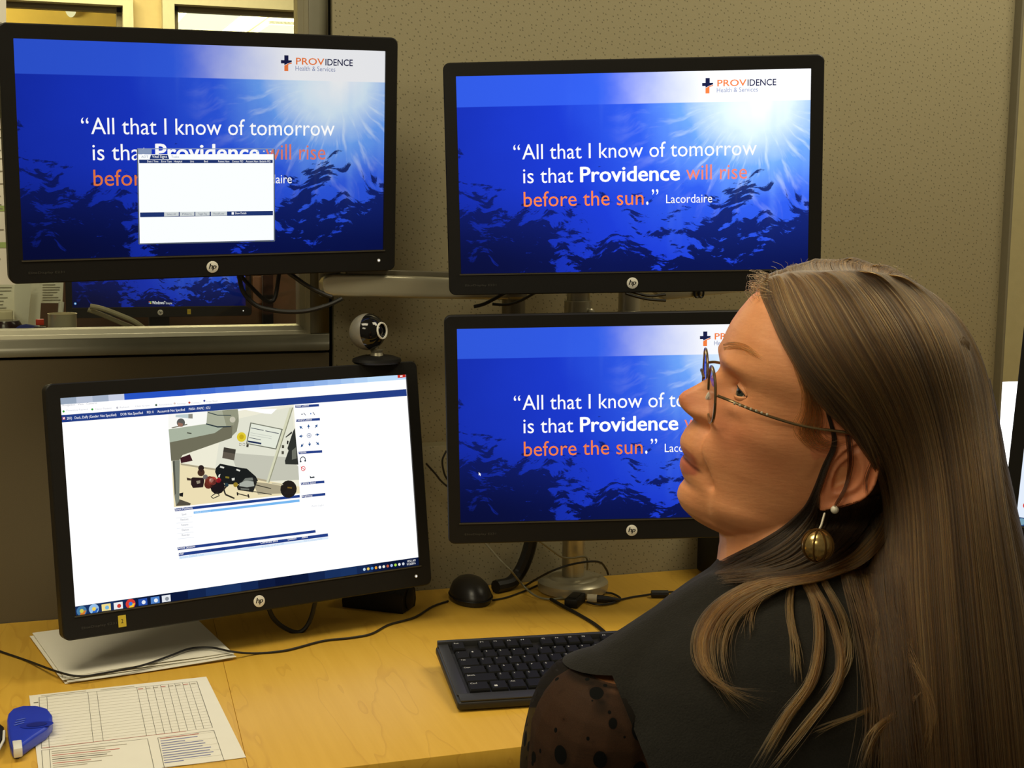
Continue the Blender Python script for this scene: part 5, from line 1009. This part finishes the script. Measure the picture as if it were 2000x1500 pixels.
bb = t.n('ShaderNodeBsdfPrincipled', None, Base_Color=t.mix(dot, lin((30, 26, 22)), lin((12, 12, 11))), Roughness=.85); bb.inputs['Specular IOR Level'].default_value = .1
t.out(t.n('ShaderNodeMixShader', None, i0=op, i1=t.n('ShaderNodeBsdfTransparent').outputs[0], i2=bb.outputs[0]).outputs[0]); SHEER = sh
for J, E, Wr in ((JL, EL, WL), (JR, ER, WR)):
    g = G(); dJ = nrm(E - J); pts = [J - dJ * s for s in (.054, .050, .042, .03, .015)] + [J + (E - J) * s for s in np.linspace(0, .96, 24)] + [E + (Wr - E) * s for s in (.06, .2, .5, .8, .95)]
    rd = [.0575 + .0022 * math.sin(9 * s) for s in np.linspace(0, 1, 24)]; rd = [.024, .036, .046, .053, .0565] + [r_0 - .012 * (k / 23) for k, r_0 in enumerate(rd)] + [.047, .045, .041, .037, .036]
    g.tube(pts, rd, 40, cap=False); obj('sheer_sleeve', g, SHEER, W, label='sheer black sleeve with dark dots')
g = G()
for h0, k0, a0 in KN: g.capsule(h0, k0, .084, .062); g.capsule(k0, a0, .062, .052)
g.capsule(HIP + LEF * .1, HIP - LEF * .1, .115, .115); trm, TRV = fuse(g, .008, 6, 'trousers'); link_mesh('trousers', trm, TRV, [pm('trouser_black', (24, 24, 26), .9)], W)
for h0, k0, a0 in KN:
    g = G(); f0 = a0 + np.array([0, 0, -.05]) - FWD * .03; g.capsule(f0 + np.array([0, 0, .02]), f0 + FWD * .2 + np.array([0, 0, .005]), .046, .038); obj('shoe', g, BZ2, W)
# office chair under her
ch = thing('office_chair', 'dark office chair under the seated woman, mostly below the frame', 'chair', (HIP[0], HIP[1], 0)); hz_ = HIP[2]
g = G(); g.box((HIP[0], HIP[1] + .10, hz_ - .165), (.48, .46, .07)); obj('seat', g, pm('chair_fabric', (44, 44, 48), .9), ch, bevel=.02)
g = G(); g.lathe([(.028, .09), (.028, hz_ - .2)], (HIP[0], HIP[1] + .08, 0)); obj('column', g, BZ2, ch)
for k in range(5):
    a = 2 * math.pi * k / 5 + .3; e = np.array([HIP[0] + .28 * math.cos(a), HIP[1] + .08 + .28 * math.sin(a), .07]); g = G(); g.tube([(HIP[0], HIP[1] + .08, .1), e], [.028, .018], 10); obj('leg', g, BZ2, ch); g = G(); g.lathe([(.028, -.012), (.03, 0), (.028, .012)], e + np.array([0, 0, -.04]), (math.sin(a), -math.cos(a), 0)); obj('caster', g, BZ, ch)

# ------------------------------------------------------------------ glasses, earrings
GOLD = pm('glasses_metal', (150, 130, 98), .25, .9, spec=.5); LENS = glassmat('spectacle_lens', (.95, .93, .96))
gl = obj('glasses', G().tube([Hd(113, 11, -8), Hd(114.5, 5, -5.5), Hd(115, 0, -5), Hd(114.5, -5, -5.5), Hd(113, -11, -8)], .0011, 8), GOLD, W, label='thin gold metal glasses')
for s in (1, -1):
    cx, cy, cz = 106.5, 31.0, -15.0
    ring = []
    for a in np.linspace(0, 2 * math.pi, 41)[:-1]:
        e = 2 / 2.3; u = 24 * math.copysign(abs(math.cos(a)) ** e, math.cos(a)); v = 21 * math.copysign(abs(math.sin(a)) ** e, math.sin(a)); ring.append(Hd(cx - .0012 * (u + 8) ** 2 * (1 if u > -8 else .3) + .27 * v, s * (cy + u), cz + v))
    g = G(); g.tube(ring + [ring[0]], .0011, 8, cap=False); obj('rim', g, GOLD, gl)
    g = G(); c_ = sum(ring) / len(ring); g.loft([[c_ + (q - c_) * k + HF * (.0012 * (1 - k)) for q in ring] for k in (.98, .6, .05)]); obj('lens', g, LENS, gl)
    a0 = Hd(105, s * 54.5, -9); tp_ = [a0, Hd(94, s * 64, -8), Hd(70, s * 71, -9), Hd(40, s * 76, -8), Hd(10, s * 79, -3), Hd(-4, s * 77, -2), Hd(-14, s * 74, -12), Hd(-18, s * 71, -26)]
    g = G(); g.tube(catmull(tp_, 5), .0011, 8); obj('temple', g, GOLD, gl)
    g = G()
    for k in range(7): g.ball(Hd(93 - 4.2 * k, s * (66.3 + .9 * k), -8.3), .0011, 8)
    obj('temple_stone', g, pm('temple_stone', (220, 214, 190), .12, .4), gl, label='row of small glittering stones')
    g = G(); g.tube([Hd(104, s * 12, -17), Hd(104, s * 11, -20), Hd(105, s * 10, -24)], [.0018, .0026, .0018], 10); obj('nose_pad', g, pm('nose_pad', (215, 205, 190), .2), gl)
PEARL = pm('pearl', (226, 220, 200), .2); EG = pm('earring_gold', (206, 176, 112), .22, .9, var=.5, scale=500)
ps = pxl(1629, 993, 76); g = G(); g.ball(Hd(ps[0], 79, ps[2]), .0030, 14); obj('stud_earring', g, PEARL, W, label='small white stud earring')
pb_ = C(1597, 1065, CAM is not None and DH - .082); hook = Hd(*(pxl(1610, 1002, 76) * np.array([1, 0, 1]) + np.array([0, 77, 0])))
er = obj('drop_earring', G().ball(pb_, .0110, 24), EG, W, label='gold ball drop earring'); g = G(); g.tube([hook, .5 * hook + .5 * pb_ + np.array([0, 0, .003]), pb_ + np.array([0, 0, .010])], .0008, 6); obj('hook', g, PEARL, er)
g = G()
for k in range(4):
    a = math.pi * k / 4; g.tube([pb_ + .0113 * (math.cos(q) * np.array([math.cos(a), math.sin(a), 0]) + math.sin(q) * np.array([0, 0, 1])) for q in np.linspace(0, 2 * math.pi, 25)], .0007, 5)
obj('filigree', g, pm('filigree_dark', (120, 90, 48), .35, .9), er)

# ------------------------------------------------------------------ hair: base volume plus strands
hb = G()
R_ = head_rings(4.8, 200, 180, False)
cap = [[p for p in r] for r in R_]
xh = lambda z: ip(z, [-60, -6, 0, 7, 15, 37, 60, 76, 84, 120], [-26, -26, 0, 18, 30, 54, 76, 88, 93, 200])
V_, F_ = [], []; n_t = 180
Rw_ = to_world(R_)
for k in range(len(R_)):
    for i in range(n_t): V_.append(Rw_[k][i])
for k in range(len(R_) - 1):
    for i in range(n_t):
        j = (i + 1) % n_t; m_ = (R_[k][i] + R_[k][j] + R_[k + 1][i] + R_[k + 1][j]) / 4
        if m_[2] > -50 and m_[0] < xh(m_[2]): F_.append((k * n_t + i, k * n_t + j, (k + 1) * n_t + j, (k + 1) * n_t + i))
F_.append(tuple((len(R_) - 1) * n_t + i for i in range(n_t)))
hb.add(V_, F_)
def tri_obj(g): return BVHTree.FromPolygons([Vector(v) for v in g.v], g.f)
cur = G(); rings = []
for (py, xa, xb, d, hd) in ((636, 1745, 1825, 1.10, .008), (680, 1722, 1850, 1.09, .022), (740, 1690, 1928, 1.076, .045), (840, 1712, 1945, 1.068, .060), (900, 1722, 1952, 1.060, .068), (960, 1728, 1966, 1.053, .068), (1000, 1722, 1975, 1.048, .068), (1060, 1712, 1990, 1.043, .068), (1120, 1700, 2005, 1.036, .066), (1200, 1700, 2022, 1.022, .058), (1300, 1705, 2040, 1.004, .046), (1400, 1712, 2052, .990, .036), (1520, 1720, 2060, .980, .026), (1640, 1735, 2050, .975, .018)):
    c_ = C((xa + xb) / 2, py, d); hw = (xb - xa) / 2 / F_PX * d; ax_, bx_ = RW[:, 0], RW[:, 2]
    rings.append([c_ + ax_ * hw * math.cos(a) + bx_ * hd * math.sin(a) for a in [2 * math.pi * k / 48 for k in range(48)]])
cur.loft(rings)
hm, t = newmat('hair_base'); p = t.pos(); nz = t.noise(t.mapping(p, (260, 260, 10)), 1.0, 3)
c = t.mix(nz, lin((52, 40, 25)), lin((100, 77, 46))); b = t.n('ShaderNodeBsdfPrincipled', None, Base_Color=c, Roughness=.55); b.inputs['Specular IOR Level'].default_value = .2
bp = t.n('ShaderNodeBump', None, Strength=.6, Distance=.002, Height=nz); t.t.links.new(bp.outputs[0], b.inputs['Normal']); t.out(b.outputs[0])
hbase = G(); hbase.add(hb.v, hb.f); hbase.add(cur.v, cur.f)
HAIR = obj('hair', hbase, hm, W)
# depth map of hair volume, head and top as seen over the strands, sampled from the camera and smoothed
allv = [Vector(v) for v in hbase.v]; allf = list(hbase.f)
o_ = len(allv); allv.extend([Vector(v) for v in ALLTOP[0]]); allf.extend([tuple(i + o_ for i in f) for f in ALLTOP[1]])
bv = BVHTree.FromPolygons(allv, allf)
hv_ = [Vector(v) for v in BV]; bvb = BVHTree.FromPolygons(hv_, [tuple(p_.vertices) for p_ in bme.polygons])
GX0, GY0, ST = 960, 480, 5; nx_, ny_ = 232, 228; DM = np.full((ny_, nx_), np.nan); CV = Vector(CAM)
for j in range(ny_):
    for i in range(nx_):
        d = Vector(ray(GX0 + i * ST, GY0 + j * ST)); L = d.length; d.normalize(); best = 9
        for B_ in (bv, bvb):
            h = B_.ray_cast(CV, d)
            if h[0] is not None: best = min(best, h[3] / L)
        if best < 5: DM[j, i] = best
for _ in range(400):
    m_ = np.isnan(DM)
    if not m_.any(): break
    acc = np.zeros_like(DM); cnt = np.zeros_like(DM)
    for dy, dx in ((0, 1), (0, -1), (1, 0), (-1, 0)):
        s = np.roll(np.roll(DM, dy, 0), dx, 1); ok = ~np.isnan(s); acc[ok] += s[ok]; cnt[ok] += 1
    f_ok = m_ & (cnt > 0); DM[f_ok] = acc[f_ok] / cnt[f_ok]
for _ in range(15): DM = np.minimum(DM, (DM + np.roll(DM, 1, 0) + np.roll(DM, -1, 0) + np.roll(DM, 1, 1) + np.roll(DM, -1, 1)) / 5 + .0002)
def depth(px, py):
    u = np.clip((px - GX0) / ST, 0, nx_ - 1.001); v = np.clip((py - GY0) / ST, 0, ny_ - 1.001); i, j = u.astype(int), v.astype(int); a, b_ = u - i, v - j
    return DM[j, i] * (1 - a) * (1 - b_) + DM[j, i + 1] * a * (1 - b_) + DM[j + 1, i] * (1 - a) * b_ + DM[j + 1, i + 1] * a * b_
K = 26
def resample(pts):
    P = np.array(catmull(pts, 10)); s = np.r_[0, np.cumsum(np.linalg.norm(np.diff(P, axis=0), axis=1))]; q = np.linspace(0, s[-1], K); return np.c_[np.interp(q, s, P[:, 0]), np.interp(q, s, P[:, 1])]
SP, SR, STN = [], [], []
def bundle(guides, n, lift=(.001, .006), jit=3.0, rad=.00022, tone=(0, 1), wav=2.0, tip=1.0, lo=0.0, hi=1.0, clump=0, over=False, fly=False):
    Gs = np.array([resample(g_) for g_ in guides]); m_ = len(Gs) - 1
    cl = rng.uniform(lo, hi, clump) if clump else None
    for _ in range(n):
        s = rng.uniform(lo, hi)
        if clump: s = np.clip(cl[rng.integers(clump)] + rng.normal(0, .012), 0, 1)
        u = s * m_; i = min(int(u), m_ - 1) if m_ > 0 else 0; f_ = u - i; P = Gs[i] * (1 - f_) + Gs[i + 1] * f_ if m_ > 0 else Gs[0].copy()
        tt = np.linspace(0, 1, K); ph = rng.uniform(0, 6.28, 4)
        P = P + np.c_[rng.normal(0, jit) * (tt ** .7) + wav * np.sin(tt * rng.uniform(2, 5) + ph[0]) * tt, rng.normal(0, jit) * tt * .7 + wav * .5 * np.sin(tt * 4 + ph[1]) * tt]
        if tip < 1: q_t = np.linspace(0, rng.uniform(tip, 1.0), K); P = np.c_[np.interp(q_t, tt, P[:, 0]), np.interp(q_t, tt, P[:, 1])]
        D = depth(P[:, 0], P[:, 1]); D = np.convolve(np.r_[[D[0]] * 2, D, [D[-1]] * 2], np.ones(5) / 5, 'valid'); D = np.minimum(D, depth(P[:, 0], P[:, 1]) + .001)
        l = lift[0] + (lift[1] - lift[0]) * rng.uniform() ** 1.5; D = D - l * ((.1 + .9 * np.minimum(1, tt * 5)) if over else (.4 + .6 * np.minimum(1, tt * 4)))
        if fly: D = np.full(K, D[0])
        dirs = np.stack([(P[:, 0] - 1000) / F_PX, -(P[:, 1] - 750) / F_PX, -np.ones(K)], 1) @ RW.T;
        Q3 = CAM + dirs * D[:, None]
        if over:                                 # carry the root over the crown to the far side of the parting
            h = (Q3[0] - HO) @ HR / SM; pre = []
            for yy in (1.0, .85, .7, .55, .4, .25, .12):
                hh = bv.ray_cast(Vector(Hd(h[0] - 5 * yy, h[1] - 70 * yy, 220)), Vector(-HU))
                if hh[0] is not None: pre.append(np.array(hh[0]) + HU * (.0022 * (1 - yy)))
            q_t = np.linspace(0, 1, K); full = np.array(pre + list(Q3)); a_ = np.r_[0, np.cumsum(np.linalg.norm(np.diff(full, axis=0), axis=1))]; a_ /= a_[-1]; Q3 = np.stack([np.interp(q_t ** 1.25, a_, full[:, m]) for m in range(3)], 1)
            for _q in range(2): Q3[1:-1] = .5 * Q3[1:-1] + .25 * (Q3[:-2] + Q3[2:])
        SP.append(Q3); SR.append(rad * rng.uniform(.7, 1.3) * np.clip((1.02 - tt) * 6, .15, 1)); 
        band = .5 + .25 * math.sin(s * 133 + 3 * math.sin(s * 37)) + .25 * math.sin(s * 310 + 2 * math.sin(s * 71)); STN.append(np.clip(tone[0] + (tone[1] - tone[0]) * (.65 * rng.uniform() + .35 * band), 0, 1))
gA = [(1490, 540), (1481, 562), (1502, 612), (1526, 668), (1548, 706), (1575, 752), (1610, 798), (1650, 828), (1706, 838), (1730, 876), (1736, 940)]
gB = [(1512, 529), (1522, 570), (1550, 640), (1588, 705), (1636, 766), (1694, 818), (1738, 888), (1748, 990), (1738, 1110), (1735, 1200)]
gC = [(1552, 517), (1580, 560), (1620, 640), (1670, 720), (1720, 800), (1760, 900), (1775, 1020), (1775, 1150), (1790, 1300), (1800, 1520)]
gD = [(1612, 510), (1650, 550), (1700, 630), (1760, 730), (1800, 830), (1825, 950), (1835, 1100), (1850, 1300), (1865, 1520)]
gE = [(1678, 510), (1730, 550), (1785, 620), (1830, 720), (1860, 840), (1880, 980), (1895, 1150), (1915, 1350), (1930, 1520)]
gF = [(1742, 521), (1800, 560), (1855, 630), (1890, 730), (1912, 850), (1930, 1000), (1950, 1150), (1975, 1350), (1990, 1520)]
gG = [(1800, 548), (1856, 595), (1904, 662), (1934, 750), (1946, 860), (1966, 1010), (1992, 1150), (2022, 1350), (2045, 1520)]
bundle([gA, gB, gC, gD, gE, gF, gG], 9000, (.001, .007), 3.5, .00024, (0.1, .95), over=True)
bundle([gA, gB], 1500, (.001, .005), 2.0, .00022, (0.2, .9), over=True)
bundle([gB, gC, gD, gE, gF, gG], 3200, (.003, .008), 5.0, .00022, (.25, 1.0), clump=60, over=True)
# light band over the shoulder from behind the ear, dark strands in front of the ear
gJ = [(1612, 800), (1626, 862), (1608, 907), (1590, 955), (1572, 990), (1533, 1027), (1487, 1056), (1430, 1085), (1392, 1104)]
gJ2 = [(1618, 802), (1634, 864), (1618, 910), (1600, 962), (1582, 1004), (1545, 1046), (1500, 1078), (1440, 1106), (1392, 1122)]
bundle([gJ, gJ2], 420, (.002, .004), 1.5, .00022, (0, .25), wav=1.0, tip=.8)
gK0 = [(1600, 1000), (1585, 1040), (1545, 1085), (1480, 1108), (1400, 1118)]
gK1 = [(1742, 960), (1720, 1020), (1665, 1080), (1590, 1116), (1490, 1132), (1405, 1140)]
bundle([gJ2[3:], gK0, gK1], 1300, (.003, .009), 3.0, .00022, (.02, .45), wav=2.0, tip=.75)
gL1 = [(1735, 900), (1738, 960), (1712, 1030), (1660, 1085), (1580, 1118), (1490, 1130), (1420, 1160), (1372, 1205), (1354, 1260), (1368, 1312), (1410, 1340), (1470, 1350), (1530, 1350)]
gL2 = [(1748, 930), (1752, 990), (1732, 1050), (1685, 1100), (1600, 1130), (1500, 1142), (1430, 1178), (1388, 1230), (1384, 1290), (1408, 1350), (1450, 1420)]
gL3 = [(1735, 1020), (1700, 1085), (1610, 1128), (1520, 1150), (1450, 1200), (1420, 1260), (1425, 1320)]
bundle([gL1, gL2, gL3], 330, (.004, .011), 6, .00020, (.3, 1.0), wav=6.0, tip=.55)
bundle([gL1, gL2], 150, (.004, .010), 3, .00024, (.8, 1.0), wav=4.0, clump=5, tip=.6)
# loose strands fanning over the back of the black top
fan = [[(1560, 1130), (1585, 1180), (1592, 1250), (1575, 1330), (1525, 1400), (1460, 1510)], [(1575, 1130), (1612, 1200), (1634, 1280), (1622, 1340), (1570, 1410), (1490, 1510)],
       [(1540, 1135), (1535, 1190), (1545, 1260), (1552, 1340)], [(1680, 1120), (1700, 1200), (1698, 1300)], [(1720, 1100), (1742, 1200), (1786, 1310), (1812, 1400), (1780, 1510)], [(1800, 1330), (1760, 1380), (1700, 1430), (1668, 1510)],
       [(1700, 1120), (1735, 1230), (1800, 1340), (1815, 1430), (1800, 1510)], [(1600, 1130), (1640, 1210), (1645, 1290), (1600, 1370)], [(1500, 1140), (1460, 1190), (1450, 1250)], [(1700, 1380), (1600, 1420), (1560, 1440)]]
for k, g_ in enumerate(fan):
    g2 = [(x + 16, y + 4) for x, y in g_]; bundle([g_, g2], (90, 80, 30, 22, 50, 44, 56, 30, 18, 14)[k], (.003, .008), 5, .00022, (.5, 1.0), wav=7.0, tip=.6)
bundle([[(1700, 1000), (1705, 1150), (1735, 1320), (1760, 1520)], [(1745, 1000), (1760, 1150), (1775, 1320), (1790, 1520)]], 600, (.003, .009), 9.0, .00022, (.1, .7), wav=8.0)
bundle([[(1640, 1120), (1680, 1250), (1700, 1400), (1690, 1520)], [(1720, 1100), (1740, 1250), (1760, 1400), (1770, 1520)]], 260, (.002, .007), 12.0, .0002, (.2, .8), wav=10.0)
# temple: pale fine hair; wisps over the ear; flyaways on the crown
bundle([[(1545, 700), (1570, 760), (1572, 800), (1560, 840), (1590, 872), (1640, 868)], [(1570, 745), (1598, 790), (1606, 824), (1600, 850), (1622, 868), (1655, 862)]], 130, (.001, .004), 9.0, .00012, (.5, .95), wav=8.0, tip=.6)
bundle([[(1650, 848), (1654, 900), (1648, 950), (1625, 996)], [(1664, 852), (1668, 905), (1655, 955), (1630, 1000)]], 14, (.002, .005), 2.0, .00022, (0, .4)); bundle([[(1690, 856), (1704, 880), (1690, 930), (1690, 965)], [(1694, 856), (1712, 884), (1696, 932), (1694, 965)]], 8, (.002, .004), 1.5, .0002, (.1, .4))
bundle([[(1412, 672), (1432, 668), (1458, 676), (1492, 702)], [(1414, 684), (1436, 681), (1460, 688), (1488, 706)]], 30, (.0005, .002), 4.0, .0001, (.75, 1), wav=1.5, tip=.5)
for _ in range(80):
    x0 = rng.uniform(1480, 1790); y0_ = np.interp(x0, [1480, 1550, 1650, 1750, 1800], [552, 520, 512, 526, 552]); a = rng.uniform(-.9, .9); L_ = rng.uniform(10, 34) * (1.2 if x0 < 1540 else .6)
    bundle([[(x0, y0_ + 6), (x0 + L_ * .3 * math.sin(a), y0_ - L_ * .25), (x0 + L_ * .9 * math.sin(a) + rng.normal(0, 8), y0_ - L_ * .42 + rng.normal(0, 5))]], 1, (.0, .002), .5, .0001, (.3, .9), wav=.5, fly=True)
for _ in range(70):
    x0 = rng.uniform(1476, 1500); y0_ = rng.uniform(535, 575); bundle([[(x0 + 14, y0_), (x0 - rng.uniform(4, 22), y0_ - rng.uniform(-6, 14)), (x0 - rng.uniform(-6, 26), y0_ + rng.uniform(-10, 24))]], 1, (.0, .002), .5, .0001, (.3, .9), wav=.5, fly=True)
# hidden far side: mirrored strands so the hair is whole from the side
n0 = len(SP)
for k in rng.choice(9000, 1800, replace=False):
    q = (SP[k] - HO) @ HR; q[:, 1] *= -1; q2 = q.copy(); SP.append(HO + q2 @ HR.T); SR.append(SR[k]); STN.append(STN[k])
Mi = np.array(MW[W.name].inverted()); PTS = np.concatenate(SP) @ Mi[:3, :3].T + Mi[:3, 3]
hc = bpy.data.hair_curves.new('hair_strands'); hc.add_curves([K] * len(SP)); hc.attributes['position'].data.foreach_set('vector', PTS.astype(np.float32).ravel())
ra = hc.attributes.get('radius') or hc.attributes.new('radius', 'FLOAT', 'POINT'); ra.data.foreach_set('value', np.concatenate(SR).astype(np.float32))
ta_ = hc.attributes.new('tone', 'FLOAT', 'CURVE'); ta_.data.foreach_set('value', np.array(STN, np.float32))
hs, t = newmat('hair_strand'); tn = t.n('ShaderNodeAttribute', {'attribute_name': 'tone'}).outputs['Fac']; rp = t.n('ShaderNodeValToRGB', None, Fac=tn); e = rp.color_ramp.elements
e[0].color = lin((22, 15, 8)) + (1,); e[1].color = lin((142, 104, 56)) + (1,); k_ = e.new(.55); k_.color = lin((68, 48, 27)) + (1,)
hbs = t.n('ShaderNodeBsdfHairPrincipled', {'parametrization': 'COLOR'}, Color=rp.outputs[0], Roughness=.45, Radial_Roughness=.6, IOR=1.4); t.out(hbs.outputs[0])
hc.materials.append(hs); ho = bpy.data.objects.new('hair_strands', hc); COL.objects.link(ho); ho.parent = HAIR; ho['kind'] = 'stuff'
